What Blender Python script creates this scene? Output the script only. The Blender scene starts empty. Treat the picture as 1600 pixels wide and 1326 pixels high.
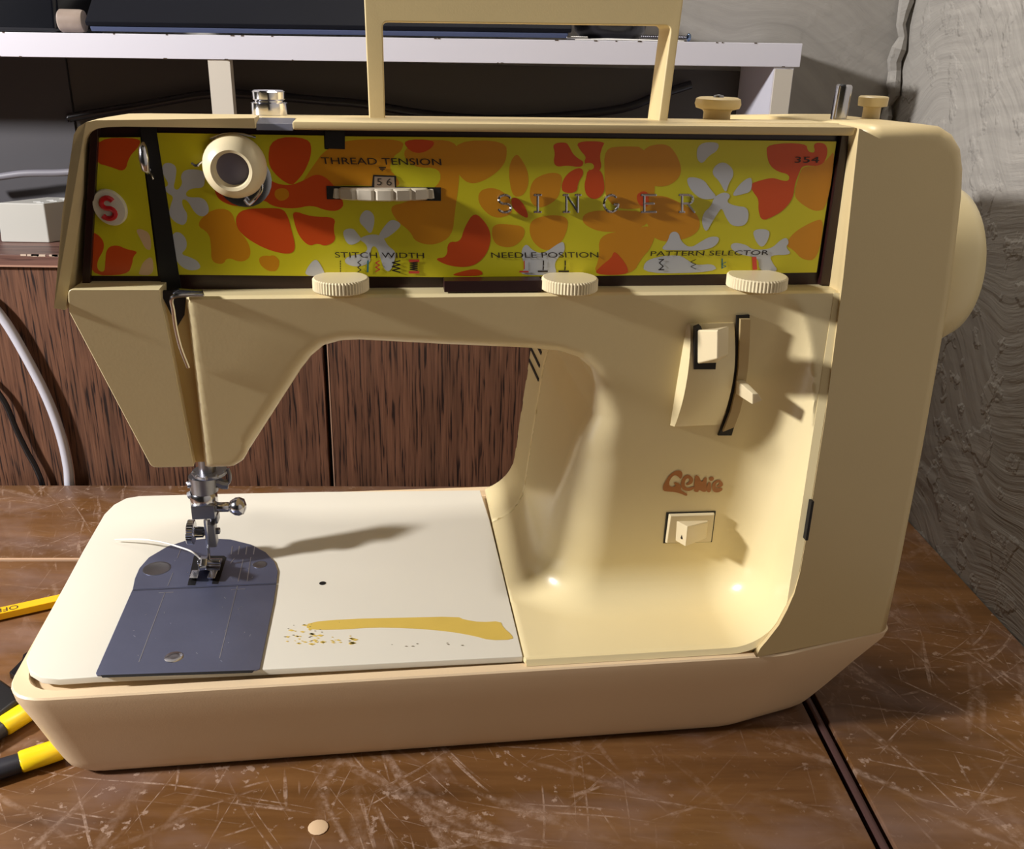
import bpy, bmesh, math, random
import numpy as np
from mathutils import Vector, Matrix
from mathutils.geometry import tessellate_polygon
random.seed(4)
SC = bpy.context.scene
COL = SC.collection
R_ = math.radians
TABLE = 0.75                       # table height (m)
BED = 58.0                         # machine bed above the table (mm)
# ---------------------------------------------------------------- camera
FPX = 1483.9
PITCH, ROLL, YR, YM = [R_(a) for a in (21.94, 1.45, 3.03, 7.89)]
_f = np.array([0, math.cos(PITCH), -math.sin(PITCH)]); _r = np.array([1., 0, 0]); _u = np.cross(_r, _f)
_R = math.cos(ROLL)*_r + math.sin(ROLL)*_u; _U = -math.sin(ROLL)*_r + math.cos(ROLL)*_u
def _fr(a): return np.array([[math.cos(a), math.sin(a), 0], [-math.sin(a), math.cos(a), 0], [0, 0, 1]])
FM, FR = _fr(YM), _fr(YR)
CAMM = np.array([0, -355.4, 260.0])       # camera in machine coordinates (mm, bed top = 0)
CAMR = np.array([0, 0, 260.0])            # camera in room coordinates (mm, bed top = 0)
def _hit(px, py, F, c, axis, val):
    d = F @ ((px-800)*_R - (py-663)*_U + FPX*_f)
    return c + (val-c[axis])/d[axis]*d
def mp(px, py, y): return tuple(_hit(px, py, FM, CAMM, 1, y))
def mz(px, py, z=0): return tuple(_hit(px, py, FM, CAMM, 2, z))
def rp(px, py, y): return tuple(_hit(px, py, FR, CAMR, 1, y))
def rz(px, py, z=-BED): return tuple(_hit(px, py, FR, CAMR, 2, z))
def onsurf(px, py, fy):
    z = 120.
    for i in range(40):
        p = mp(px, py, fy(z)); z = .5*z + .5*p[2]
    return p
cam = bpy.data.cameras.new('camera'); camo = bpy.data.objects.new('camera', cam); COL.objects.link(camo)
cam.sensor_width = 36; cam.lens = 36*FPX/1600; cam.clip_start = .01
r, u, f = FR@_R, FR@_U, FR@_f
camo.matrix_world = Matrix(((r[0], u[0], -f[0], 0), (r[1], u[1], -f[1], 0), (r[2], u[2], -f[2], TABLE+(BED+260)/1000), (0, 0, 0, 1)))
SC.camera = camo
SC.view_settings.view_transform = 'Standard'; SC.view_settings.look = 'None'
SC.view_settings.gamma = 1; SC.view_settings.use_curve_mapping = False
SC.view_settings.exposure = 0.0
# ---------------------------------------------------------------- light
w = bpy.data.worlds.new('room_ambient'); SC.world = w; w.use_nodes = True
w.node_tree.nodes['Background'].inputs[0].default_value = (1.0, .86, .68, 1)
w.node_tree.nodes['Background'].inputs[1].default_value = .012
DM = YM-YR
def m2w(p):                         # machine mm -> world m
    x, y, z = p; y += 355.4
    return Vector(((x*math.cos(DM)-y*math.sin(DM))/1000, (x*math.sin(DM)+y*math.cos(DM))/1000, TABLE+(z+BED)/1000))
def lamp(name, loc, power, col, size, aim=None, kind='POINT'):
    l = bpy.data.lights.new(name, kind); l.energy = power; l.color = col
    if kind == 'POINT': l.shadow_soft_size = size
    else: l.size = size
    o = bpy.data.objects.new(name, l); COL.objects.link(o); o.location = loc
    if aim is not None: o.rotation_euler = (Vector(aim)-Vector(loc)).to_track_quat('-Z', 'Y').to_euler()
    return o
lamp('desk_lamp_light', m2w((-950, -155, 575)), 72.0, (1, .975, .97), .042)
lamp('ceiling_light', m2w((130, 500, 1250)), 15.0, (1, .93, .84), .4, m2w((100, 200, 0)), 'AREA')
lamp('front_fill_light', m2w((150, -900, 1500)), 0.3, (1, .84, .66), .5, m2w((50, 0, 100)), 'AREA')  # dim warm fill added in front for the unlit faces, not a real lamp

# ---------------------------------------------------------------- materials
def s2l(c): return tuple(((v/255+.055)/1.055)**2.4 if v > 10 else v/255/12.92 for v in c)+(1,)
def mat(name, col, rough=.4, metal=0, bump=0, bscale=300, spec=.5, coat=0, vary=0, vscale=20):
    m = bpy.data.materials.new(name); m.use_nodes = True; nt = m.node_tree
    b = nt.nodes['Principled BSDF']
    b.inputs['Base Color'].default_value = s2l(col); b.inputs['Roughness'].default_value = rough
    b.inputs['Metallic'].default_value = metal; b.inputs['Specular IOR Level'].default_value = spec
    b.inputs['Coat Weight'].default_value = coat
    tc = nt.nodes.new('ShaderNodeTexCoord')
    if bump:
        n = nt.nodes.new('ShaderNodeTexNoise'); n.inputs['Scale'].default_value = bscale
        n.inputs['Detail'].default_value = 3
        nt.links.new(tc.outputs['Object'], n.inputs['Vector'])
        bp = nt.nodes.new('ShaderNodeBump'); bp.inputs['Strength'].default_value = bump; bp.inputs['Distance'].default_value = .0004
        nt.links.new(n.outputs['Fac'], bp.inputs['Height']); nt.links.new(bp.outputs['Normal'], b.inputs['Normal'])
    if vary:
        n = nt.nodes.new('ShaderNodeTexNoise'); n.inputs['Scale'].default_value = vscale; n.inputs['Detail'].default_value = 5
        nt.links.new(tc.outputs['Object'], n.inputs['Vector'])
        mx = nt.nodes.new('ShaderNodeMix'); mx.data_type = 'RGBA'
        c = s2l(col)
        mx.inputs['A'].default_value = tuple(v*(1-vary) for v in c[:3])+(1,)
        mx.inputs['B'].default_value = tuple(min(1, v*(1+vary)) for v in c[:3])+(1,)
        nt.links.new(n.outputs['Fac'], mx.inputs['Factor']); nt.links.new(mx.outputs['Result'], b.inputs['Base Color'])
    return m
CREAM = mat('cream_plastic', (238, 221, 172), .26, bump=.05, bscale=900, vary=.04)
TAN = mat('beige_shell_plastic', (212, 191, 142), .40, bump=.08, bscale=1500, vary=.04)
PINKTAN = mat('pinkish_base_plastic', (232, 206, 168), .42, bump=.08, bscale=1500, vary=.04)
KNOB = mat('ivory_knob_plastic', (236, 220, 180), .35)
WHITE = mat('off_white_bed_enamel', (226, 221, 206), .38, vary=.03)
CHROME = mat('chrome', (200, 200, 205), .18, 1)
STEEL = mat('brushed_steel', (122, 127, 154), .48, .85, bump=.1, bscale=500, vary=.12, vscale=60)
STEELD = mat('grey_steel', (150, 150, 155), .35, 1)
BLACK = mat('black_void', (9, 7, 8), .6)
DBROWN = mat('dark_brown_frame', (42, 18, 16), .35)
PYEL = mat('print_yellow', (204, 194, 30), .38)
PORA = mat('print_orange', (206, 76, 18), .38)
PAMB = mat('print_amber', (206, 138, 18), .38)
PGRY = mat('print_grey', (190, 192, 196), .38)
PPNK = mat('print_pale_pink', (214, 180, 140), .38)
INK = mat('print_ink', (40, 28, 18), .5)
INKR = mat('print_ink_red', (205, 70, 50), .5)
INKB = mat('print_ink_blue', (40, 110, 120), .5)
BROWNP = mat('print_brown', (176, 112, 58), .4)
RED = mat('red_paint', (190, 28, 34), .3)
BADGE = mat('badge_white', (214, 208, 190), .35)
OCHRE = mat('ochre_glue_stain', (214, 184, 88), .5, vary=.08, vscale=90)
GREYP = mat('dark_grey_plastic', (84, 84, 96), .35)

# ---------------------------------------------------------------- mesh helpers
ROOT = None
def finish(name, bm, m, parent=None, ang=35, merge=True, bevel=0, seg=2, room=False):
    if merge: bmesh.ops.remove_doubles(bm, verts=bm.verts, dist=1e-4)
    bmesh.ops.recalc_face_normals(bm, faces=bm.faces)
    if bevel:
        ed = [e for e in bm.edges if len(e.link_faces) == 2 and e.calc_face_angle(0) > R_(28)]
        bmesh.ops.bevel(bm, geom=ed, offset=bevel, segments=seg, affect='EDGES', profile=.5, clamp_overlap=True)
    return link(name, bm, m, parent, ang, room, bool(bevel))
def link(name, bm, m, parent=None, ang=35, room=False, wn=False):
    me = bpy.data.meshes.new(name)
    if room:      # room mm -> world m
        for v in bm.verts: v.co = Vector((v.co.x/1000, v.co.y/1000, TABLE+(v.co.z+BED)/1000))
    else:         # machine mm -> machine local m
        for v in bm.verts: v.co = Vector((v.co.x/1000, v.co.y/1000, (v.co.z+BED)/1000))
    bm.to_mesh(me); bm.free()
    for p in me.polygons: p.use_smooth = True
    me.set_sharp_from_angle(angle=R_(ang))
    for mm in (m if isinstance(m, (list, tuple)) else [m]): me.materials.append(mm)
    o = bpy.data.objects.new(name, me); COL.objects.link(o)
    if wn: md = o.modifiers.new('wn', 'WEIGHTED_NORMAL'); md.keep_sharp = True
    if parent is not None:
        o.parent = parent
        if room:   # keep the world coordinates, relative to the parent's origin
            bpy.context.view_layer.update()
            o.matrix_parent_inverse = parent.matrix_world.inverted()
    return o
def label(o, t): o['label'] = t; return o
def tag(o, lab, cat, group=None):
    o['label'] = lab; o['category'] = cat
    if group: o['group'] = group
    return o
def thing(name, lab, cat, loc, rot=0, group=None):
    o = bpy.data.objects.new(name, None); COL.objects.link(o); o.location = loc; o.rotation_euler = (0, 0, rot)
    o.empty_display_size = .02
    bpy.context.view_layer.update()
    return tag(o, lab, cat, group)
def N(): return bmesh.new()
def hexa(bm, p):   # 8 points: bottom 4 ccw, top 4 ccw
    v = [bm.verts.new(q) for q in p]
    for f in ((3, 2, 1, 0), (4, 5, 6, 7), (0, 1, 5, 4), (1, 2, 6, 5), (2, 3, 7, 6), (3, 0, 4, 7)):
        bm.faces.new([v[i] for i in f])
def box(bm, x0, x1, y0, y1, z0, z1):
    hexa(bm, [(x0, y0, z0), (x1, y0, z0), (x1, y1, z0), (x0, y1, z0), (x0, y0, z1), (x1, y0, z1), (x1, y1, z1), (x0, y1, z1)])
def loft(bm, rings, cap=True, closed=True):
    vs = [[bm.verts.new(p) for p in r] for r in rings]
    n = len(vs[0])
    for a, b in zip(vs, vs[1:]):
        for i in range(n if closed else n-1):
            j = (i+1) % n
            bm.faces.new((a[i], a[j], b[j], b[i]))
    if cap:
        bm.faces.new(vs[0]); bm.faces.new(vs[-1])
    return vs
def prism(bm, front, back): loft(bm, [front, back])
def poly_xz(pts, y): return [(x, y, z) for x, z in pts]
def lathe(bm, prof, c, axis=(0, 0, 1), n=32, knurl=0, kd=0, cap=True):
    a = Vector(axis).normalized(); q = Vector((0, 0, 1)).rotation_difference(a)
    rings = []
    for r, h in prof:
        ring = []
        for i in range(n):
            rr = r
            if knurl and (i % knurl) == 0: rr = max(0, r-kd)
            t = 2*math.pi*i/n
            ring.append(Vector(c)+q@Vector((rr*math.cos(t), rr*math.sin(t), h)))
        rings.append(ring)
    loft(bm, rings, cap)
def tube(bm, pts, rad, n=8, cap=True):
    pts = [Vector(p) for p in pts]; rings = []
    up = Vector((0.13, .2, 1)).normalized(); prev = None
    for i, p in enumerate(pts):
        t = (pts[min(i+1, len(pts)-1)]-pts[max(i-1, 0)]).normalized()
        if prev is None:
            a = t.cross(up)
            if a.length < .1: a = t.cross(Vector((1, 0, 0)))
        else: a = prev - t*prev.dot(t)
        a.normalize(); prev = a; b = t.cross(a)
        rr = rad[i] if isinstance(rad, (list, tuple)) else rad
        rings.append([p+a*(rr*math.cos(2*math.pi*k/n))+b*(rr*math.sin(2*math.pi*k/n)) for k in range(n)])
    loft(bm, rings, cap)
def spline(pts, k=6):
    P = [Vector(p) for p in pts]; P = [2*P[0]-P[1]]+P+[2*P[-1]-P[-2]]; out = []
    for i in range(1, len(P)-2):
        for j in range(k):
            t = j/k; a, b, c, d = P[i-1], P[i], P[i+1], P[i+2]
            out.append(.5*((2*b)+(c-a)*t+(2*a-5*b+4*c-d)*t*t+(3*b-a-3*c+d)*t**3))
    out.append(P[-2]); return out
def rounded(pts, rs, k=5):
    out = []; n = len(pts)
    for i, p in enumerate(pts):
        r = rs[i] if isinstance(rs, (list, tuple)) else rs
        if r <= 0: out.append(tuple(p)); continue
        a, b, c = Vector(pts[i-1]), Vector(p), Vector(pts[(i+1) % n])
        d1, d2 = (a-b), (c-b); l1, l2 = d1.length, d2.length; d1.normalize(); d2.normalize()
        ang = d1.angle(d2)
        t = min(r/math.tan(ang/2), l1*.49, l2*.49)
        s, e = b+d1*t, b+d2*t
        for j in range(k+1):
            q = j/k
            out.append(tuple((1-q)**2*s+2*q*(1-q)*b+q*q*e))
    return out
def chaikin(p, k=2):
    for _ in range(k):
        q = []
        for i in range(len(p)):
            a, b = p[i], p[(i+1) % len(p)]
            q += [(a[0]*.75+b[0]*.25, a[1]*.75+b[1]*.25), (a[0]*.25+b[0]*.75, a[1]*.25+b[1]*.75)]
        p = q
    return p
def fill(bm, pts3, mi=0):
    vs = [bm.verts.new(p) for p in pts3]
    for t in tessellate_polygon([[Vector(p) for p in pts3]]):
        try: fc = bm.faces.new([vs[i] for i in t]); fc.material_index = mi
        except ValueError: pass
def slab(bm, pts3, off, mi=0):   # thin solid from an outline
    A = [Vector(p) for p in pts3]; B = [p+Vector(off) for p in A]
    va = [bm.verts.new(p) for p in A]; vb = [bm.verts.new(p) for p in B]
    for t in tessellate_polygon([A]):
        try:
            bm.faces.new([va[i] for i in t]).material_index = mi
            bm.faces.new([vb[i] for i in reversed(t)]).material_index = mi
        except ValueError: pass
    n = len(A)
    for i in range(n):
        j = (i+1) % n; bm.faces.new((va[i], va[j], vb[j], vb[i])).material_index = mi

# ---------------------------------------------------------------- signed-distance casing
def sdpoly(P, X, Z):
    P = np.array(P, float); d = np.full(X.shape, 1e9); s = np.ones(X.shape)
    n = len(P)
    for i in range(n):
        a, b = P[i], P[i-1]
        ex, ez = b[0]-a[0], b[1]-a[1]; wx, wz = X-a[0], Z-a[1]
        t = np.clip((wx*ex+wz*ez)/(ex*ex+ez*ez), 0, 1)
        d = np.minimum(d, (wx-ex*t)**2+(wz-ez*t)**2)
        c1 = Z >= a[1]; c2 = Z < b[1]; c3 = ex*wz > ez*wx
        fl = (c1 & c2 & c3) | (~c1 & ~c2 & ~c3)
        s = np.where(fl, -s, s)
    return s*np.sqrt(d)
def smax(a, b, r):
    return np.minimum(-r, np.maximum(a, b)) + np.hypot(np.maximum(r+a, 0), np.maximum(r+b, 0))
def smin(a, b, r): return -smax(-a, -b, r)
def nets(F, xs, ys, zs):
    X, Y, Z = np.meshgrid(xs, ys, zs, indexing='ij'); V = F(X, Y, Z).astype(np.float32)
    S = V < 0
    nx, ny, nz = V.shape
    acc = np.zeros((nx-1, ny-1, nz-1, 3), np.float32); cnt = np.zeros((nx-1, ny-1, nz-1), np.float32)
    G = (xs, ys, zs)
    for ax in range(3):
        for da in (0, 1):
            for db in (0, 1):
                o = [0, 0, 0]; oth = [k for k in range(3) if k != ax]; o[oth[0]] = da; o[oth[1]] = db
                sl0 = tuple(slice(o[k], o[k]+V.shape[k]-1) for k in range(3))
                o2 = list(o); o2[ax] = 1
                sl1 = tuple(slice(o2[k], o2[k]+V.shape[k]-1) for k in range(3))
                v0, v1 = V[sl0], V[sl1]; cr = (v0 < 0) != (v1 < 0)
                t = np.where(cr, v0/np.where(cr, v0-v1, 1), 0)
                for k in range(3):
                    acc[..., k] += np.where(cr, (t if k == ax else o[k]), 0)
                cnt += cr
    act = cnt > 0; idx = -np.ones(cnt.shape, np.int64); idx[act] = np.arange(act.sum())
    ii = np.argwhere(act); fr_ = acc[act]/cnt[act][:, None]
    P = np.stack([np.interp(ii[:, k]+fr_[:, k], np.arange(len(G[k])), G[k]) for k in range(3)], 1)
    faces = []
    for ax in range(3):
        a, b = [(1, 2), (2, 0), (0, 1)][ax]
        s0 = [slice(None)]*3; s1 = [slice(None)]*3; s0[ax] = slice(0, -1); s1[ax] = slice(1, None)
        cr = S[tuple(s0)] != S[tuple(s1)]
        q = np.argwhere(cr)
        q = q[(q[:, a] > 0) & (q[:, b] > 0) & (q[:, a] < V.shape[a]-1) & (q[:, b] < V.shape[b]-1)]
        fl = S[tuple(q.T)]
        e = np.zeros(3, int); ea = e.copy(); ea[a] = 1; eb = e.copy(); eb[b] = 1
        f4 = np.stack([idx[tuple((q-ea-eb).T)], idx[tuple((q-eb).T)], idx[tuple(q.T)], idx[tuple((q-ea).T)]], 1)
        f4[~fl] = f4[~fl][:, ::-1]
        faces.append(f4)
    faces = np.concatenate(faces); faces = faces[(faces >= 0).all(1)]
    for _ in range(3):    # pull the vertices onto the surface
        h = .2; x, y, z = P.T; v = F(x, y, z)
        g = np.stack([F(x+h, y, z)-F(x-h, y, z), F(x, y+h, z)-F(x, y-h, z), F(x, y, z+h)-F(x, y, z-h)], 1)/(2*h)
        gg = np.maximum((g**2).sum(1), .3)
        st = np.clip(v/gg, -1.2, 1.2)
        P = P - g*st[:, None]*.8
    return P, faces
def np_obj(name, P, faces, m, parent, ang=50):
    me = bpy.data.meshes.new(name)
    P = P.copy(); P[:, 2] += BED; P /= 1000
    me.from_pydata(P.tolist(), [], faces.tolist()); me.update()
    for p in me.polygons: p.use_smooth = True
    me.set_sharp_from_angle(angle=R_(ang)); me.materials.append(m)
    o = bpy.data.objects.new(name, me); COL.objects.link(o); o.parent = parent
    return o
def faceY(z): return 0.30*(170-z) if np.isscalar(z) else .30*(170-z)
SLOTR = -74.0
CAS = [(SLOTR, 175), (-74.5, 160), (-78.6, 89), (-67, 89), (-62.5, 92), (-34.7, 136.3), (-30, 142.5), (-25, 147), (-18, 149), (-11, 149.2), (24, 146.5), (57, 144.3),
       (70, 142.5), (78, 139.5), (84, 134), (87, 126), (88.2, 110), (84.5, 96), (79, 50), (73.5, 0), (69, -40), (214, -40), (214, 175)]
def casing(X, Y, Z, y0, y1):
    s1 = (.30*(170-Z)-Y)/1.044
    h = sdpoly(CAS, X, Z)
    tt = np.clip((135-Z)/50, 0, 1)*np.clip((X-20)/50, 0, 1)
    r = 5+13*tt+9*np.clip((90-Z)/60, 0, 1)*(X > 20)
    r = np.where(X < -60, 2.4, r)
    s = smax(s1, h, r)
    wall = 179.4-X; fl = Z*1.0
    wf = smin(wall, fl, 25)
    t = np.maximum(smin(s, wf, 22), 57.6-X)
    arm = np.maximum(smin(s, wall, 22), 30-Z)
    v = np.minimum(t, arm)
    v = np.maximum(v, y0-Y); v = np.maximum(v, Y-y1); v = np.maximum(v, Z-169.5); v = np.maximum(v, -3.0-Z); v = np.maximum(v, X-182.9)
    return v
DM_ROOT = m2w((0, 0, -BED))
M = thing('sewing_machine', 'cream electric sewing machine with orange and yellow floral control panel on the scratched table', 'sewing machine', DM_ROOT, DM)
P, fc = nets(lambda x, y, z: casing(x, y, z, .3, 133.6), np.arange(-81, 186, 1.5), np.concatenate([np.arange(-2, 60, 1.5), np.arange(60, 138, 2.5)]), np.arange(-6, 174, 1.5))
label(np_obj('front_casing', P, fc, CREAM, M), 'cream column and arm casing')
P, fc = nets(lambda x, y, z: casing(x, y, z, 134.4, 178), np.arange(-81, 187, 2.5), np.arange(130, 182, 1.6), np.arange(-6, 174, 2.))
label(np_obj('rear_casing', P, fc, CREAM, M), 'rear half of the casing behind the seam')

bm = N(); arc_ = [(179.2, 169), (179.4, 60), (179.4, 25)]+[(154.4+25*math.cos(R_(a)), 25-25*math.sin(R_(a))) for a in range(0, 91, 9)]+[(100, 0), (58.5, 0)]
outr = [(182.8, 169), (182.9, 60), (182.3, 28)]+[(155+27.6*math.cos(R_(a)), 24.5-27.3*math.sin(R_(a))) for a in range(0, 91, 9)]+[(100, -2.9), (58.5, -2.9)]
loft(bm, [[(i[0], .1, i[1]+.0), (o_[0], -.9, o_[1]), (o_[0], 1.6, o_[1]), (i[0], 1.6, i[1])] for i, o_ in zip(arc_, outr)])
label(finish('casing_rim', bm, CREAM, M, 30), 'narrow front edge of the cream casing')
# ---------------------------------------------------------------- base
def chain(*p): return list(p)
top_o = rounded([(-166.5, -3.5), (179, -3.5), (242, 11.5), (243, 188), (-168.5, 188)], [19, 60, 9, 22, 28], 7)
bot_o = rounded([(-154, 9), (166, 10), (210, 22), (216, 176), (-154, 176)], [16, 60, 9, 18, 20], 7)
def mixr(a, z): return [(p[0]*(1-a)+q[0]*a, p[1]*(1-a)+q[1]*a, z) for p, q in zip(top_o, bot_o)]
def inset(ring, d, z):
    cx, cy = 35, 92
    return [(x-math.copysign(min(d, abs(x-cx)), x-cx), y-math.copysign(min(d, abs(y-cy)), y-cy), z) for x, y, *_ in ring]
bm = N()
loft(bm, [inset(top_o, 7, -6), inset(top_o, 5.5, -3.2), inset(top_o, .6, -3), mixr(0, -3.8), mixr(.04, -8), mixr(.35, -22), mixr(.68, -38), mixr(.9, -48), mixr(1.0, -52), inset([p for p in mixr(1.0, 0)], 3, -56.5)])
label(finish('base', bm, PINKTAN, M, 40), 'pinkish beige tub-shaped base')
bm = N()
bm.free()
for x, y in ((-115, 50), (-115, 150), (165, 60), (165, 150)):
    bm = N(); lathe(bm, [(8, -58), (8, -56)], (x, y, 0), n=20); finish('foot', bm, BLACK, M)
# bed plate
px = [(817, 1025), (600, 1036), (405, 1046), (150, 1057), (92, 1061), (64, 1058), (46, 1047), (41, 1030), (55, 998), (95, 925), (130, 860), (163, 803), (178, 788), (197, 778), (217, 774.5), (300, 772), (500, 768), (750, 765.5), (765, 812), (786, 898)]
bp_ = [mz(x, y, 0) for x, y in px]
bm = N(); slab(bm, [(p[0], p[1], -3.2) for p in bp_], (0, 0, 3.2))
bmesh.ops.dissolve_limit(bm, angle_limit=R_(1), verts=bm.verts, edges=bm.edges)
label(finish('bed_plate', bm, WHITE, M, 35, bevel=.9), 'off-white bed plate with worn ochre streak')
# small round hole in the bed
bm = N(); c = mz(504, 911, .05); lathe(bm, [(1.7, 0), (1.7, .12)], c, n=20); label(finish('bed_hole', bm, BLACK, M), 'small dark screw hole')
# worn streak
st = [(482, 972), (540, 967), (620, 965), (715, 963), (725, 968), (752, 972), (782, 970), (786, 980), (800, 992), (802, 999), (765, 1000), (740, 993), (700, 986), (640, 981), (580, 980), (540, 983), (500, 984), (478, 982)]
bm = N(); slab(bm, [mz(x, y, .06) for x, y in chaikin(st, 1)], (0, 0, .08))
rnd = random.Random(3)
for i in range(46):
    t = rnd.random()
    a = (448+rnd.random()*45, 975+rnd.random()*32) if t < .6 else (490+rnd.random()*65, 992+rnd.random()*14)
    s = rnd.uniform(.8, 3.6); q = rnd.uniform(-.6, .4)
    pts = [(a[0]-s*1.6, a[1]), (a[0], a[1]-s*.5), (a[0]+s*1.8, a[1]+q), (a[0]+s*.3, a[1]+s*.55)]
    slab(bm, [mz(x, y, .06) for x, y in pts], (0, 0, .07))
label(finish('worn_streak', bm, OCHRE, M, merge=False), 'ochre streak of worn enamel')
bm = N()
for i in range(22):
    a = (445+rnd.random()*110, 972+rnd.random()*36) if i < 15 else (560+rnd.random()*200, 1004+rnd.random()*6)
    s = rnd.uniform(.5, 1.5)
    slab(bm, [mz(x, y, .1) for x, y in ((a[0]-s*2, a[1]), (a[0], a[1]-s*.5), (a[0]+s*2, a[1]), (a[0], a[1]+s*.5))], (0, 0, .07))
finish('dirt_speck', bm, mat('grime', (110, 96, 66), .7), M, merge=False)['kind'] = 'stuff'

# needle plate & slide plate
arc = [(207.5, 922), (211, 905), (218, 889), (233, 872), (262, 855), (290, 846), (325, 842.5), (360, 844), (392, 852), (415, 864), (429, 879), (434, 893), (432, 912)]
bm = N(); slab(bm, [mz(x, y, .1) for x, y in arc], (0, 0, .7)); label(finish('needle_plate', bm, STEEL, M, 30, bevel=.15), 'rounded steel needle plate')
NP = M.children[-1]
sl = [(207, 922.6), (432, 912.8), (428, 940), (406, 1046), (400, 1048.5), (152, 1056.5), (150, 1053), (185, 973)]
bm = N(); slab(bm, [mz(x, y, .1) for x, y in sl], (0, 0, .7)); SP = label(finish('slide_plate', bm, STEEL, M, 30, bevel=.2), 'steel slide plate with two engraved lines')
LITE = mat('engraved_line', (210, 212, 222), .4, 1)
def flatline(bm, a, b, wd, z=.86):
    A, B = Vector(mz(*a, z)), Vector(mz(*b, z)); d = (B-A).normalized(); n = Vector((-d.y, d.x, 0))*wd/2
    slab(bm, [A-n, B-n, B+n, A+n], (0, 0, .05))
bm = N()
for a, b in (((258, 925), (217, 1034)), ((371, 915), (343, 1028))): flatline(bm, a, b, .35)
flatline(bm, (248, 926), (271, 925), .5); flatline(bm, (361, 921), (383, 920), .5)
for i in range(18):
    a = (rnd.uniform(190, 400), rnd.uniform(930, 1040)); flatline(bm, a, (a[0]+rnd.uniform(-3, 3), a[1]+rnd.uniform(-3, 3)), .2)
label(finish('engraving', bm, LITE, SP, merge=False), 'pale engraved guide lines')
bm = N()
for a, b in (((270, 895), (262, 915)), ((380, 873), (372, 908)), ((392, 870), (386, 908)), ((283, 856), (277, 872)), ((366, 872), (360, 880))): flatline(bm, a, b, .35, .88)
for x in (362, 373, 385, 397): flatline(bm, (x+1, 853), (x-1, 866), .5, .88)
for i in range(12):
    a = (rnd.uniform(240, 420), rnd.uniform(865, 905)); flatline(bm, a, (a[0]+rnd.uniform(-2, 2), a[1]+rnd.uniform(-2, 2)), .25, .88)
label(finish('engraving', bm, LITE, NP, merge=False), 'pale engraved seam guide marks')
bm = N()
bm.free()
for q, rr in (((245, 888), 7), ((406, 882), 3.6)):
    bm = N(); c = mz(*q, .8); lathe(bm, [(rr, 0), (rr, .15), (rr-.7, .25), (rr-1.2, .12)], c, n=28)
    label(finish('plate_screw', bm, STEELD, NP, 30), 'round steel disc set in the plate')
bm = N(); slab(bm, [mz(x, y, .85) for x, y in ((293, 914), (303, 868), (350, 868), (354, 871), (341, 912), (331, 912), (338, 880), (314, 880), (305, 914))], (0, 0, .06)); finish('feed_slot', bm, BLACK, NP)
bm = N(); slab(bm, [mz(x, y, .9) for x, y in ((157, 1054.6), (398, 1046.8), (394, 1051), (160, 1058.5))], (0, 0, .08)); finish('plate_edge_shadow_gap', bm, BLACK, SP)
bm = N(); c = mz(272, 1026, .8); lathe(bm, [(4.2, 0), (3.9, .16), (1.5, .1), (.1, .08)], c, n=28); label(finish('finger_dimple', bm, mat('polished_steel', (190, 190, 195), .22, 1), SP, 60), 'shiny finger dimple')
bm = N(); box(bm, -40, 1, 57-.6, 57+.1, 0, .1); bm.free()

bm = N(); flatline(bm, (208, 922.3), (431, 912.4), .35, .84); finish('plate_joint', bm, BLACK, M)
# ---------------------------------------------------------------- face plate (left of the slot)
def fpt(x, y): return onsurf(x, y, faceY)
bm = N()
fp = [fpt(*q) for q in ((106, 452), (250, 452), (251, 470), (258, 498), (303, 729), (237, 731), (107, 486))]
fp2 = rounded([(p[0], p[2]) for p in fp], [2, 0, 0, 0, 0, 3, 2], 3)
loft(bm, [[(x, faceY(z), z) for x, z in fp2], [(x+(8 if x < -90 else 0), 170, z+(3 if z < 120 else 0)) for x, z in fp2]])
label(finish('face_plate', bm, CREAM, M, 35, bevel=1.8, seg=3), 'cream needle-side face plate')
# recessed channel between the plates, and the black take-up slot
CHN = mat('channel_plastic', (206, 176, 108), .5)
bm = N(); ch = [(-83.5, 168), (-74, 168), (-78, 90.5), (-84, 90.5)]
prism(bm, [(x, faceY(z)+4.5, z) for x, z in ch], [(x, 150, z) for x, z in ch]); label(finish('needle_bar_channel', bm, CHN, M), 'recessed channel for the needle bar')
bm = N(); prism(bm, [(x, faceY(z)+4.2, z) for x, z in ((-83.6, 171), (-74, 171), (-76.2, 161), (-79.6, 156))], [(x, faceY(z)+6, z) for x, z in ((-83.6, 171), (-74, 171), (-76.2, 161), (-79.6, 156))])
finish('take_up_slot', bm, BLACK, M)

# ---------------------------------------------------------------- top cover
def cov(y, dz=0): 
    o = [(177.3, 233.3), (-90, 232.0), (-96.8, 231.8), (-100.2, 231.1), (-103.2, 229.4), (-105.2, 226.8), (-107, 222), (-112.6, 200), (-120.4, 166), (-116.6, 165.2), (-106.8, 206), (-103, 222.5), (-101.8, 225.5), (-99.8, 227.7), (-97.2, 229), (-93, 229.6), (-88, 229.8), (177.3, 229.8)]
    return [(x, y, z+(dz if z > 200 else 0)) for x, z in o]
def cutx(ring, lo, hi): return [(min(max(x, lo), hi), y, z) for x, y, z in ring]
def tilt(r): return [(x, y+((233-z)*.36-1.2 if z > 200 else 0), z) for x, y, z in r]
def covtop(lo, hi, y, dz=0): return [(lo, y, 232.4+dz), (hi, y, 233.2+dz), (hi, y, 229.9+dz), (lo, y, 229.4+dz)]
bm = N()
loft(bm, [cutx(cov(.7), -200, -44), cutx(cov(0), -200, -44.3), cutx(cov(0), -200, -44.3), cutx(cov(12), -200, -44)] if False else [tilt(cutx(cov(0), -200, -44)), cutx(cov(14), -200, -44)])
ed = [e for e in bm.edges if len(e.link_faces) == 2 and e.calc_face_angle(0) > R_(50)]
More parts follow.
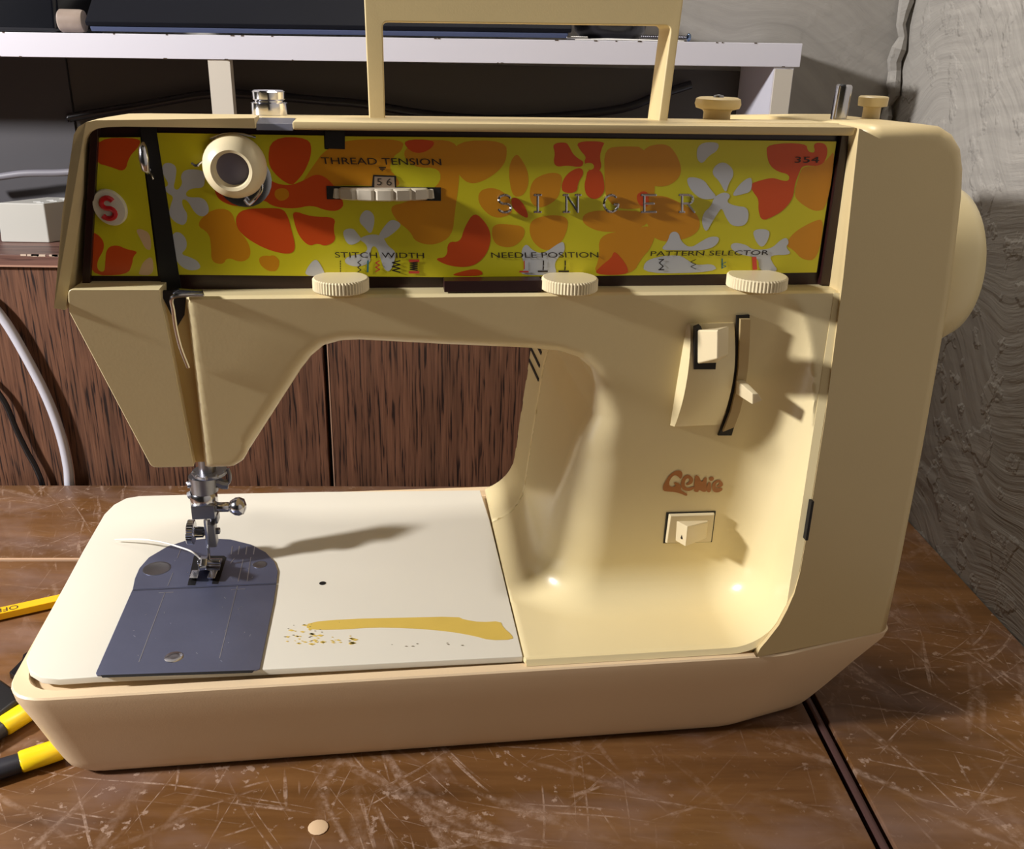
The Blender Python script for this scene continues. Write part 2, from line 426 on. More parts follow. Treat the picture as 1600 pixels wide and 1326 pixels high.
bmesh.ops.bevel(bm, geom=ed, offset=.8, segments=2, affect='EDGES', profile=.5)
b2 = N(); loft(b2, [tilt(covtop(-31.2, 177.3, 0)), covtop(-31.2, 177.3, 14)])
bmesh.ops.bevel(b2, geom=list(b2.edges), offset=.8, segments=2, affect='EDGES', profile=.5)
tmp = bpy.data.meshes.new('t'); b2.to_mesh(tmp); b2.free(); bm.from_mesh(tmp); bpy.data.meshes.remove(tmp)
loft(bm, [cov(13.6), cov(45, -1), cov(178, -14)])
label(finish('top_cover', bm, TAN, M, 40, merge=False), 'tan hinged top cover with a notch in its front lip')
bm = N(); hexa(bm, [(-44, 1.5, 229), (-31.2, 1.5, 229), (-31.2, 13.4, 229), (-44, 13.4, 229), (-44, 3.5, 231.3), (-31.2, 3.5, 231.3), (-31.2, 13.4, 232.5), (-44, 13.4, 232.5)])
label(finish('thread_guide_notch', bm, GREYP, M, bevel=.3), 'dark grey thread guide in the cover notch')
# back of the housing, behind the panel
bm = N(); prism(bm, [(-103, 20, 225), (180, 20, 225), (180, 20, 172), (-114, 20, 172)], [(-103, 176, 217), (180, 176, 217), (180, 176, 172), (-114, 176, 172)])
label(finish('head_housing', bm, CREAM, M, bevel=1), 'housing behind the control panel')

# ---------------------------------------------------------------- shell on the right
def sh(r, inn): 
    L = [(177.9, 232.8), (181.2, 175), (183.1, 115), (183.1, 60), (182.7, 40), (181.4, 29), (178.9, 20.8), (175.7, 13), (170.9, 6.2), (167.5, 2), (166, -2.6)]
    o = 0 if not inn else r
    Rt = [(240.5-o, -2.6), (241-o, 30), (240.6-o, 94), (238.6-o, 167), (234.6-o, 206), (232.6-o, 216.5), (229.6-o, 224.6-o*.3), (224.6-o, 230-o*.7), (218-o*.6, 233-o*.8), (208, 234-o*.8), (190, 233.8-o*.8)]
    return L+Rt
bm = N(); rings = []
Rr = 7.0
shy = lambda x: -3.5 + (x-172)*.2
A, B = sh(Rr, True), sh(Rr, False)
L2 = {3: (185.5, 60), 4: (185.5, 38), 5: (185, 25), 6: (183.5, 14), 7: (180.5, 7), 8: (174.5, 1.5), 9: (169.5, -1), 2: (184.6, 115)}
for k in range(8):
    t = math.pi/2*k/7; s = math.sin(t)
    if k >= 5:
        A = [L2.get(i_, p_) for i_, p_ in enumerate(A)]; B = [L2.get(i_, p_) for i_, p_ in enumerate(B)]
    rings.append([(a[0]*(1-s)+b[0]*s, shy(a[0]*(1-s)+b[0]*s)+Rr*(1-math.cos(t)), a[1]*(1-s)+b[1]*s) for a, b in zip(A, B)])
# keep left/bottom edge crisp: those points share A and B
rings.append([(x+(0 if x < 180 else 1), 90, z-(2 if z > 200 else 0)) for x, z in B])
rings.append([(x, 170, z-(8 if z > 200 else 0)) for x, z in B]); rings.append([(min(x, 228), 180, min(z, 215)) for x, z in B])
# fix depth of left edge ring points (flat face up to the left edge)
loft(bm, rings); label(finish('side_shell', bm, TAN, M, 32), 'broad tan shell at the handwheel end').modifiers.new('wn', 'WEIGHTED_NORMAL')
bm = N(); q = [mp(1262, 780, -1), mp(1270, 782, -1), mp(1264, 843, -1), mp(1257, 840, -1)]
box(bm, 181.8, 183.0, -3.4, 2.0, q[3][2], q[0][2]); label(finish('edge_slot', bm, BLACK, M), 'narrow black slot in the shell edge')

# ---------------------------------------------------------------- handwheel
c = Vector((0, 0, 0)); bm = N()
lathe(bm, [(14, 0), (16, 4), (37, 8), (39.5, 12), (40, 18), (39.5, 26), (36, 33), (28, 38), (12, 41), (1, 41.5)], (236, 74, 165), (1, 0, 0), 56)
label(finish('handwheel', bm, CREAM, M, 45), 'large round cream handwheel')

# ---------------------------------------------------------------- control panel
def panY(z, x=170): return 6.2+(227-z)*.088
def pn(x, y, off=0):
    p = onsurf(x, y, panY); return (p[0], p[1]-off, p[2])
bm = N(); fr = [(-100.5, 229.9), (177.5, 229.9), (181.6, 169.5), (-113.5, 169.5)]
prism(bm, [(x, panY(z)+1.2, z) for x, z in fr], [(x, 19.5, z) for x, z in fr])
lp = [(-100.2, 229), (-97.6, 229), (-110, 169.8), (-112.8, 169.8)]
prism(bm, [(x, panY(z)-2.2, z) for x, z in lp], [(x, 15, z) for x, z in lp])
rpn = [(174.6, 229.8), (177.6, 229.8), (181.8, 169.8), (177.4, 169.8)]
prism(bm, [(x, panY(z)-1.5, z) for x, z in rpn], [(x, 15, z) for x, z in rpn])
PF = label(finish('panel_frame', bm, DBROWN, M, bevel=.25), 'dark brown recess around the floral panel')
bm = N()
left = [(151, 215), (219, 214.5), (246.5, 431), (134.5, 430.5)]
right = [(244, 207.5), (506, 212), (507, 233), (539, 234), (539, 213), (900, 216), (1307, 221), (1276, 425.5), (1000, 430), (695, 433), (273, 429)]
slab(bm, [pn(*q) for q in left], (0, .6, 0)); slab(bm, [pn(*q) for q in right], (0, .6, 0))
PANEL = label(finish('floral_panel', bm, PYEL, M, merge=False), 'yellow panel printed with orange, amber and grey flowers')
bm = N(); prism(bm, [pn(*q, .3) for q in ((219, 199), (244, 200), (284, 456), (254, 456))], [tuple(Vector(pn(*q, .3))+Vector((0, 1.2, 0))) for q in ((219, 199), (244, 200), (284, 456), (254, 456))])
label(finish('lever_slot', bm, BLACK, M), 'black slot of the thread take-up lever')
bm = N(); q = [pn(x, y, .25) for x, y in ((508, 205), (539, 205), (539, 233), (508, 232))]; slab(bm, q, (0, 1, 0)); finish('notch', bm, BLACK, M)
ZA, ZB, ZC, ZD, ZE, ZF = (130, 200, 5.333), (420, 200, 5.333), (710, 200, 5.333), (1000, 200, 4.848), (80, 120, 3.2), (460, 180, 3.2)
OR, AM, GR, PK, YE = PORA, PAMB, PGRY, PPNK, PYEL
SH = [
 (ZE, AM, [(720,740),(800,660),(900,660),(930,760),(990,830),(1000,900),(950,930),(880,900),(860,940),(800,925),(800,850),(790,780)]),
 (ZE, AM, [(1040,890),(1140,900),(1140,950),(1100,980),(1040,940)]),
 (ZB, AM, [(230,520),(380,300),(460,190),(650,92),(1130,92),(1110,190),(1040,230),(1000,340),(1060,400),(1100,480),(1000,490),(600,470),(400,520)]),
 (ZB, AM, [(1100,200),(1250,100),(1560,100),(1580,250),(1590,420),(1550,700),(1530,900),(1380,980),(1220,950),(1180,860),(1060,770),(1000,650),(1150,620),(1430,480),(1430,330),(1200,330)]),
 (ZB, AM, [(0,1060),(60,1060),(95,1130),(60,1200),(0,1180)]),
 (ZC, AM, [(0,104),(430,104),(440,250),(380,350),(250,440),(130,470),(40,400),(0,300)]),
 (ZC, AM, [(450,370),(470,270),(520,210),(560,260),(610,350),(620,450),(600,520),(560,570),(480,570)]),
 (ZC, AM, [(200,520),(330,490),(450,560),(480,650),(480,720),(330,760),(200,640)]),
 (ZC, AM, [(640,440),(750,380),(850,370),(900,400),(890,480),(860,600),(700,680),(620,600)]),
 (ZC, AM, [(640,760),(800,720),(950,740),(940,860),(880,970),(760,1030),(660,960),(620,860)]),
 (ZC, AM, [(320,800),(450,800),(590,820),(580,920),(480,1000),(350,980),(310,900)]),
 (ZC, AM, [(1250,170),(1400,150),(1620,160),(1700,640),(1400,690),(1260,600),(1250,400)]),
 (ZC, AM, [(1080,700),(1300,680),(1640,700),(1600,830),(1250,880),(1060,800)]),
 (ZC, AM, [(1200,900),(1400,850),(1700,800),(1640,1000),(1560,1080),(1480,1225),(1150,1225),(1210,1080)]),
 (ZD, AM, [(0,150),(200,110),(280,200),(320,320),(280,400),(180,450),(60,430),(0,420)]),
 (ZD, AM, [(0,550),(150,500),(300,560),(440,650),(460,760),(380,830),(200,870),(80,820),(60,720),(0,680)]),
 (ZD, AM, [(1230,290),(1340,290),(1420,240),(1484,150),(1420,600),(1330,640),(1200,560),(1165,500),(1200,380)]),
 (ZD, AM, [(1320,700),(1400,690),(1345,1000),(1230,1000),(1160,920),(1100,890),(1160,790)]),
 (ZA, OR, [(108,82),(480,80),(470,150),(380,240),(350,370),(220,320),(100,290)]),
 (ZA, OR, [(62,860),(130,890),(175,950),(170,1020),(120,1100),(115,1170),(150,1200),(180,1190),(185,1100),(190,1030),(220,985),(290,975),(360,1010),(460,1028),(415,1070),(410,1130),(370,1226),(30,1228)]),
 (ZA, PK, [(435,845),(490,840),(560,880),(570,1020),(520,1010),(480,930)]),
 (ZA, PK, [(470,1190),(500,1110),(580,1060),(590,1225),(460,1225)]),
 (ZE, OR, [(1100,302),(1290,302),(1305,380),(1270,470),(1230,520),(1200,545),(1130,500),(1080,430)]),
 (ZE, OR, [(810,540),(1000,480),(1060,480),(1110,530),(1190,545),(1260,520),(1330,480),(1400,520),(1470,630),(1440,670),(1380,670),(1300,640),(1220,660),(1110,650),(1060,610),(960,645),(900,645),(830,610)]),
 (ZE, OR, [(920,700),(960,660),(1100,655),(1160,660),(1185,700),(1200,760),(1225,860),(1190,890),(1080,865),(980,810),(930,760)]),
 (ZE, OR, [(1205,665),(1300,700),(1425,700),(1410,760),(1425,820),(1370,848),(1330,830),(1290,848),(1240,800),(1215,730)]),
 (ZE, AM, [(1120,560),(1180,555),(1195,600),(1150,625),(1115,600)]),
 (ZB, OR, [(1110,96),(1390,96),(1360,170),(1260,215),(1170,190)]),
 (ZF, OR, [(900,480),(960,540),(985,600),(970,680),(920,740),(860,760),(790,755),(740,740),(700,715),(765,710),(765,630),(830,635),(850,560)]),
 (ZF, OR, [(800,790),(900,765),(940,780),(940,803),(790,803)]),
 (ZC, OR, [(815,130),(930,115),(960,160),(990,220),(1040,260),(1080,280),(1060,330),(940,310),(850,325),(825,280),(840,210)]),
 (ZC, OR, [(1010,110),(1260,110),(1230,160),(1210,240),(1230,330),(1180,380),(1110,350),(1080,280),(1100,240),(1050,190)]),
 (ZC, OR, [(1060,330),(1080,380),(1030,450),(1020,540),(900,540),(890,470),(930,390),(1000,340)]),
 (ZC, OR, [(1110,350),(1220,340),(1250,450),(1250,540),(1180,600),(1100,570),(1080,480),(1100,400)]),
 (ZC, YE, [(1090,290),(1150,290),(1170,330),(1130,355),(1080,320)]),
 (ZC, OR, [(470,580),(530,580),(590,650),(625,760),(540,720),(480,660)]),
 (ZC, OR, [(1330,1020),(1390,1080),(1445,1160),(1445,1222),(1150,1222),(1230,1140),(1310,1080)]),
 (ZC, OR, [(1510,560),(1570,520),(1620,540),(1620,660),(1540,650)]),
 (ZD, OR, [(960,120),(1260,112),(1270,180),(1330,190),(1310,112),(1400,112),(1425,170),(1400,260),(1340,290),(1230,280),(1200,350),(1170,430),(1160,530),(1090,620),(1010,670),(920,705),(895,620),(900,540),(860,490),(825,425),(930,390),(1010,375),(1080,400),(1130,400),(1130,350),(1040,330),(980,280),(960,200)]),
 (ZA, GR, [(660,300),(720,285),(780,320),(770,420),(750,500),(790,520),(830,460),(810,400),(850,340),(1010,350),(1015,440),(1000,500),(900,500),(850,540),(870,580),(1010,575),(1060,690),(1000,745),(930,710),(870,600),(820,590),(830,660),(875,720),(850,815),(770,790),(710,720),(730,640),(755,570),(700,540),(670,500),(720,470),(660,380)]),
 (ZA, GR, [(740,880),(800,860),(860,920),(865,1000),(810,1050),(890,1075),(960,1110),(985,1170),(900,1190),(820,1160),(760,1080),(745,980)]),
 (ZB, GR, [(820,675),(880,720),(880,800),(850,890),(800,830),(750,780),(770,710)]),
 (ZB, GR, [(900,910),(990,780),(1040,760),(1110,800),(1060,860),(960,930)]),
 (ZB, GR, [(610,850),(700,830),(740,880),(780,930),(690,980),(640,950)]),
 (ZB, GR, [(740,920),(860,880),(950,900),(990,980),(1060,1030),(1050,1100),(1010,1200),(960,1180),(930,1080),(900,990),(860,980),(840,1060),(850,1120),(740,1160),(630,1130),(640,1070),(820,1040),(820,970)]),
 (ZB, GR, [(390,1080),(440,1150),(475,1232),(295,1232),(320,1160)]),
 (ZC, GR, [(600,960),(650,1020),(740,1050),(880,950),(915,950),(920,1030),(860,1080),(830,1140),(860,1225),(530,1225),(600,1160),(560,1080),(560,1010)]),
 (ZD, GR, [(440,112),(600,104),(590,170),(520,210),(470,275),(425,230)]),
 (ZD, GR, [(630,250),(700,300),(710,360),(670,420),(650,500),(600,400),(545,350),(560,290)]),
 (ZD, GR, [(355,365),(480,385),(530,460),(590,530),(480,545),(410,500),(360,430)]),
 (ZD, GR, [(800,385),(850,370),(845,480),(780,500),(690,520),(740,440)]),
 (ZD, GR, [(560,520),(640,480),(690,510),(650,560),(720,590),(825,600),(815,735),(700,748),(650,680),(620,600),(590,640),(540,720),(500,795),(465,720),(480,640),(540,590)]),
 (ZD, GR, [(230,785),(290,785),(310,860),(380,910),(460,860),(530,820),(610,825),(570,900),(450,930),(300,925),(150,925),(210,860)]),
 (ZD, GR, [(30,1010),(150,970),(300,960),(360,1000),(420,1040),(560,1025),(585,1090),(25,1105)]),
 (ZD, GR, [(850,765),(990,765),(965,860),(920,910),(870,850)]),
 (ZD, GR, [(700,865),(800,880),(850,920),(950,920),(1010,900),(1060,850),(1110,825),(1130,870),(1100,900),(1155,960),(980,960),(1000,1020),(1055,1088),(900,1088),(900,980),(760,960),(680,910)]),
]
mats = [PORA, PAMB, PGRY, PPNK, PYEL]; bm = N()
for i, (Zm, mm, pts) in enumerate(SH):
    q = chaikin([(Zm[0]+a/Zm[2], Zm[1]+b/Zm[2]) for a, b in pts], 2)
    lay = .012 + .0012*i
    fill(bm, [pn(a, b, lay) for a, b in q], mats.index(mm))
me_o = link('printed_flowers', bm, mats, PANEL); label(me_o, 'printed orange, amber and grey flowers')

# text and strokes on the panel ---------------------------------------------
def text_pts(s, ext=0, offset=0):
    cu = bpy.data.curves.new('t', 'FONT'); cu.body = s; cu.size = 1; cu.extrude = ext; cu.offset = offset; cu.resolution_u = 4
    o = bpy.data.objects.new('t', cu); COL.objects.link(o); bpy.context.view_layer.update()
    dg = bpy.context.evaluated_depsgraph_get(); me = bpy.data.meshes.new_from_object(o.evaluated_get(dg))
    V = [v.co.copy() for v in me.vertices]; Fc = [tuple(p.vertices) for p in me.polygons]
    bpy.data.objects.remove(o); bpy.data.curves.remove(cu); bpy.data.meshes.remove(me)
    return V, Fc
def put_text(bm, s, fn, offset=0):
    V, Fc = text_pts(s, 0, offset); x0 = min(v.x for v in V); x1 = max(v.x for v in V); y0 = min(v.y for v in V); y1 = max(v.y for v in V)
    vs = [bm.verts.new(fn((v.x-x0)/(x1-x0), (v.y-y0)/(y1-y0))) for v in V]
    for f_ in Fc:
        try: bm.faces.new([vs[i] for i in f_])
        except ValueError: pass
def pxquad(x0, y0, x1, y1, x2, y2, off, fy=pn):   # left-bottom, right-bottom, left-top in pixels
    A, B, C_ = [Vector(fy(*q, off)) for q in ((x0, y0), (x1, y1), (x2, y2))]
    return lambda a, b: A+(B-A)*a+(C_-A)*b
OFF = .35
def strokes(bm, pl, wd, off=OFF, fy=pn):
    for p, q in zip(pl, pl[1:]):
        d = Vector((q[0]-p[0], q[1]-p[1])); L = d.length
        if L < 1e-6: continue
        n = Vector((-d.y, d.x))/L*wd/2; e = d/L*wd*.3
        fill(bm, [fy(a, b, off) for a, b in ((p[0]-e.x+n.x, p[1]-e.y+n.y), (p[0]-e.x-n.x, p[1]-e.y-n.y), (q[0]+e.x-n.x, q[1]+e.y-n.y), (q[0]+e.x+n.x, q[1]+e.y+n.y))])
def zz(x0, x1, y0, y1, n): return [((x0 if i % 2 else x1), y0+(y1-y0)*i/n) for i in range(n+1)]
for txt, qd in (('THREAD TENSION', (503, 256, 690, 258, 501, 245.5)), ('STITCH WIDTH', (524, 402, 663, 403, 523, 393.5)), ('NEEDLE POSITION', (768, 402.5, 935, 402, 767, 394)),
                ('PATTERN SELECTOR', (1016, 399.5, 1200, 398, 1017, 392)), ('354', (1241, 254, 1279, 254, 1242, 244.5))):
    bm = N(); put_text(bm, txt, pxquad(*qd, OFF)); label(finish('printed_words', bm, INK, PANEL, merge=False), 'dark printed words '+txt)
SY = [(INK, [([(532, 407+k*3.8), (532, 409+k*3.8)], 1.4) for k in range(5)]), (INK, [(zz(559, 564, 406, 425, 5), 1.3)]), (INK, [(zz(613, 625, 407, 425, 6), 1.8)]), (INK, [(zz(641, 652, 409, 422, 8), 1.8)]),
      (INK, [(zz(1030, 1036, 405, 421, 3), 1.5), ([(1029, 405), (1037, 405)], 1.3), ([(1029, 421), (1037, 421)], 1.6)]), (INK, [(zz(1079, 1087, 405, 420, 4), 1.0)]),
      (INK, [([(849, 407), (849, 414)], 2), ([(849, 416), (848.4, 421)], 2), ([(841, 423.5), (855, 423.5)], 2.6)]), (INK, [([(883, 407), (883, 414)], 2), ([(883, 416), (882.4, 421)], 2), ([(873, 423.5), (888, 423.5)], 2.6)]),
      (INKR, [(zz(587, 593, 407, 424, 5), 1.6)]), (INKR, [([(819, 407), (819, 420)], 1.6), ([(812, 424), (825, 424)], 2.6)]), (INKR, [([(1178, 403), (1179, 419)], 7)]), (INKR, [([(640, 407), (654, 407)], 4), ([(640, 425), (654, 425)], 4)]),
      (INKB, [([(575, 407), (574.5, 424)], 2.6)]), (INKB, [([(1128, 404), (1128, 418)], 2), (zz(1127, 1134, 409, 419, 3), 1)]), (INK, [([(592.5, 261.5), (602.5, 261.5)], 2), ([(594.5, 264), (600.5, 264)], 2), ([(596.5, 266.3), (598.5, 266.3)], 1.6)])]
for m_, L_ in SY:
    bm = N()
    for pl, wd in L_: strokes(bm, pl, wd)
    o = finish('printed_symbol', bm, m_, PANEL, merge=False)
    if m_ is not INK: label(o, 'red printed symbol' if m_ is INKR else 'blue-green printed symbol')

# raised chrome letters
def arcp(cx, cy, rx, ry, a0, a1, n=10): return [(cx+rx*math.cos(R_(a0+(a1-a0)*i/n)), cy+ry*math.sin(R_(a0+(a1-a0)*i/n))) for i in range(n+1)]
S_ = arcp(.5, .74, .42, .26, 25, 270, 10)+arcp(.5, .24, .45, .26, 90, -155, 10)[1:]
LET = {'S': [S_], 'I': [[(.5, 0), (.5, 1)], [(.2, 0), (.8, 0)], [(.2, 1), (.8, 1)]],
 'N': [[(.1, 0), (.1, 1), (.9, 0), (.9, 1)], [(-.1, 1), (.2, 1)], [(.75, 1), (1.1, 1)], [(-.1, 0), (.3, 0)]],
 'G': [arcp(.5, .5, .48, .5, 50, 350, 16)+[(.97, .45), (.7, .45)]],
 'E': [[(.95, 0), (.1, 0), (.1, 1), (.95, 1)], [(.1, .5), (.8, .5)], [(-.1, 0), (.1, 0)], [(-.1, 1), (.1, 1)]],
 'R': [[(.1, 0), (.1, 1), (.55, 1)]+arcp(.55, .75, .36, .25, 90, -90, 8)+[(.1, .5)], [(.5, .5), (1, 0)], [(-.1, 0), (.25, 0)], [(-.1, 1), (.1, 1)]]}
for i, ch_ in enumerate('SINGER'):
    cx = [788, 839.5, 893, 954, 1014, 1073][i]; hw = [11, 8, 11, 11.5, 10.5, 10.5][i]
    fn = pxquad(cx-hw, 330.5, cx+hw, 330.5, cx-hw, 304, 0)
    bm = N()
    for pl in LET[ch_]:
        pts = [fn(a, b)+Vector((0, -.9, 0)) for a, b in pl]
        for a, b in zip(pts, pts[1:]): tube(bm, [a, b], .52, 6)
        for a in pts: lathe(bm, [(.01, -.5), (.4, -.35), (.52, 0), (.4, .35), (.01, .5)], a, (0, 1, 0), 6)
    label(finish('chrome_letter', bm, CHROME, M, merge=False), 'raised chrome letter '+ch_)
# badge
bc = Vector(pn(173, 323, 0)); bm = N()
q = Matrix.Rotation(0, 3, 'Y')
rings = []
for s, h in ((1, 0), (1, 1.6), (.94, 2.4), (.5, 2.7), (.02, 2.75)):
    rings.append([bc+Vector((5.7*s*math.cos(t)+.9*s*math.sin(t)*-1, -h, 6.5*s*math.sin(t))) for t in [2*math.pi*k/36 for k in range(36)]])
loft(bm, rings); BG = label(finish('round_badge', bm, BADGE, M, 50), 'small oval white badge with a red S')
bm = N(); fn = lambda a, b: bc+Vector((-2.7+5.0*a, -3.1, -3.6+7.2*b))
tube(bm, [fn(a, b) for a, b in S_], .95, 8); label(finish('letter_s', bm, RED, BG), 'red letter S')

# ---------------------------------------------------------------- dials and knobs
bm = N(); slab(bm, [pn(x, y, .3) for x, y in ((510, 290.5), (581, 291), (583, 273), (619, 274.5), (619, 292), (689, 292.5), (689, 313.5), (511, 311))], (0, .25, 0)); finish('dial_slot', bm, BLACK, M)
bm = N(); slab(bm, [pn(x, y, .55) for x, y in ((585, 275.5), (616, 276.5), (617, 293), (585, 292.5))], (0, .25, 0)); W_ = label(finish('number_window', bm, mat('window_grey', (150, 130, 110), .5), M), 'window showing the tension numbers')
bm = N(); put_text(bm, '5 6', pxquad(589, 289, 612, 289.5, 589, 278, .6)); finish('window_number', bm, INK, W_, merge=False)
c = Vector(pn(600, 302, 0)); bm = N()
lathe(bm, [(33, -2.2), (34, -1.7), (34, 1.7), (33, 2.2)], (c.x, c.y+28.2, c.z), (0, 0, 1), 180, 6, .9)
label(finish('tension_dial', bm, mat('dial_silver_plastic', (214, 204, 184), .3), M, 30), 'scalloped silver-ivory thread tension wheel')
for (x0, x1, yt, yb) in ((488, 577, 433, 461), (848, 935, 433, 460), (1140, 1230, 428, 457)):
    a = Vector(mp((x0+x1)/2, (yt+yb)/2+2, -3)); rr = abs(mp(x1, 440, 2)[0]-mp(x0, 440, 2)[0])/2
    bm = N(); lathe(bm, [(rr-.8, -2.6), (rr, -2.1), (rr, 1.9), (rr-.5, 2.4)], (a.x*1.01, 2.5, a.z+.2), (0, 0, 1), 108, 2, .35)
    finish('selector_knob', bm, KNOB, M, 40)
# dark bar under the panel between the knobs
bm = N(); box(bm, 22, 60, 2.5, 9, 170, 174.4); finish('selector_gate', bm, DBROWN, M, bevel=.3)
# tension disc knob
dc = Vector(pn(369, 257, 0)); bm = N(); dx = Vector((0, -1, 0))
lathe(bm, [(8.5, 0), (11, 1), (11.3, 3), (10.8, 5.5), (9.0, 8.8), (7.2, 10), (6.2, 9.6), (5.8, 8), (5.6, 4)], dc, (-.04, -1, -.10), 44)
TD = label(finish('bobbin_guide_knob', bm, KNOB, M, 45), 'ivory ring knob with grey centre')
bm = N(); lathe(bm, [(6.1, 6.3), (5.9, 6.6), (.2, 6.9)], dc, (-.04, -1, -.10), 30); label(finish('knob_centre', bm, mat('knob_grey', (122, 116, 132), .4), TD), 'grey knob centre')
bm = N()
tube(bm, spline([pn(303, 253, 4), pn(311, 256, 5), pn(318, 251, 4), pn(328, 246, 2)]), .5)
tube(bm, spline([pn(410, 283, 4), pn(410, 295, 4), pn(400, 309, 3), pn(391, 316, 4), pn(384, 309, 4)]), .6)
tube(bm, spline([pn(330, 216, 2), pn(350, 209, 2), pn(375, 208, 2), pn(400, 214, 1)]), .45)
lathe(bm, [(9.8, .2), (9.8, 1.2), (8, 1.6)], Vector(pn(382, 280, 0)), (0, -1, 0), 24)
label(finish('thread_guide_wire', bm, CHROME, M), 'bent wire thread guide')
# take-up lever
bm = N(); a = Vector(pn(231, 245, 4)); 
tube(bm, [a+Vector((0, 0, 5)), a+Vector((0, -1.5, 3.5)), a+Vector((0, -2, 0)), a+Vector((0, -1.5, -3.5)), a+Vector((.6, 0, -5))], [.8, 1.5, 1.8, 1.5, .7], 10)
tube(bm, [a+Vector((.6, 0, -4)), Vector(pn(236, 268, .8)), Vector(pn(241, 285, -.6))], [.8, .7, .4], 8)
label(finish('take_up_lever', bm, CHROME, M, 50), 'chrome thread take-up lever')
# wire guide on the face
bm = N()
q = [fpt(*p) for p in ((318, 459), (300, 458), (276, 459), (271, 466), (273, 480), (277, 510), (284, 540), (295, 572))]
offs = [1.5, 2.5, 3.5, 3.5, 3, 2.6, 2.2, 1.2]
tube(bm, spline([(p[0], p[1]-o_, p[2]) for p, o_ in zip(q, offs)]), .75, 8)
q = [fpt(*p) for p in ((270, 457), (278, 452), (315, 454), (319, 462), (280, 463))]; slab(bm, [(p[0], -1.4, p[2]) for p in q], (0, 2.2, 0))
label(finish('wire_thread_guide', bm, CHROME, M), 'long curved wire thread guide on the face')

# ---------------------------------------------------------------- column controls
bm = N()   # housing of the reverse lever: a shallow swelling with a curved left flank
HL = []
for k in range(13):
    t = k/12; z = 104+(158-104)*t
    HL.append(z)
def lev(px_, py_): return onsurf(px_, py_, faceY)
x0b, x0t = lev(1046, 664)[0], lev(1072, 505)[0]
x1b, x1t = lev(1122, 676)[0], lev(1150, 492)[0]
zb, zt = lev(1046, 664)[2], lev(1072, 505)[2]
rings = []
for k in range(15):
    t = k/14; z = zb+(zt-zb)*t
    bul = 5.5*math.sin(math.pi*min(1, .06+t*.94))**.8 if t < .5 else 5.5*math.sin(math.pi*t)**.8 if t < 1 else 0
    xl = x0b+(x0t-x0b)*t; xr = x1b+(x1t-x1b)*t + 2.0*math.sin(math.pi*t)
    y = faceY(z)
    rings.append([(xl, y+2, z), (xl+.4, y-bul*.25, z), (xl+1.6+bul*.12, y-bul-.4, z), (xr-.6, y-bul*.5-.3, z), (xr, y-bul*.45, z), (xr+.2, y+2, z)])
loft(bm, rings); LH = label(finish('lever_housing', bm, CREAM, M, 38), 'curved housing of the reverse and stitch length levers')
def hy(px_, py_, d): p = lev(px_, py_); return (p[0], p[1]-d, p[2])
bm = N(); slab(bm, [hy(x, y, 5.8) for x, y in ((1080, 506), (1088, 503), (1112, 560), (1111, 570), (1078, 570))], (0, 3, 0)); finish('lever_opening', bm, BLACK, LH)
bm = N()
Fz = [hy(x, y, d_) for x, y, d_ in ((1100, 541, 17), (1125, 541, 11), (1125, 497, 11), (1100, 497, 17))]
Bk = [hy(x, y, 4.8) for x, y in ((1082, 563), (1112, 563), (1112, 508), (1082, 510))]
hexa(bm, [Bk[0], Bk[1], Bk[2], Bk[3], Fz[0], Fz[1], Fz[2], Fz[3]]); label(finish('reverse_lever', bm, KNOB, M, 30, bevel=.7, seg=3), 'ivory wedge-shaped reverse lever')
# stitch length scale
bm = N(); Lc = [(1150, 492), (1148, 530), (1147, 570), (1142, 610), (1134, 645), (1121, 679)]; Rc = [(1170, 491), (1168, 530), (1165, 570), (1160, 610), (1152, 645), (1142, 679)]
loft(bm, [[hy(*l, 1.0), hy(*r_, 1.0), tuple(Vector(hy(*r_, 1.0))+Vector((0, 3, 0))), tuple(Vector(hy(*l, 1.0))+Vector((0, 3, 0)))] for l, r_ in zip(Lc, Rc)])
label(finish('stitch_length_slot', bm, BLACK, M), 'curved dark slot of the stitch length lever')
bm = N(); Lc = [(1154, 496), (1152.5, 530), (1151, 570), (1146, 610), (1139, 640), (1127, 671)]; Rc = [(1169, 496), (1168, 530), (1165.5, 570), (1160, 610), (1153, 640), (1144, 664)]
loft(bm, [[hy(*l, 2.6), hy(*r_, 2.6), tuple(Vector(hy(*r_, 1.0))), tuple(Vector(hy(*l, 1.0)))] for l, r_ in zip(Lc, Rc)])
label(finish('stitch_length_scale', bm, mat('scale_grey_tan', (196, 172, 124), .35), M), 'curved grey-tan scale beside the lever')
bm = N(); hexa(bm, [hy(1146, 612, 2.5), hy(1164, 612, 2.5), hy(1160, 590, 2.5), hy(1147, 590, 2.5), hy(1160, 617, 12), hy(1176, 610, 12), hy(1169, 600, 12), hy(1160, 600, 12)])
label(finish('stitch_length_lever', bm, KNOB, M, 30, bevel=.5), 'small ivory pointer lever')
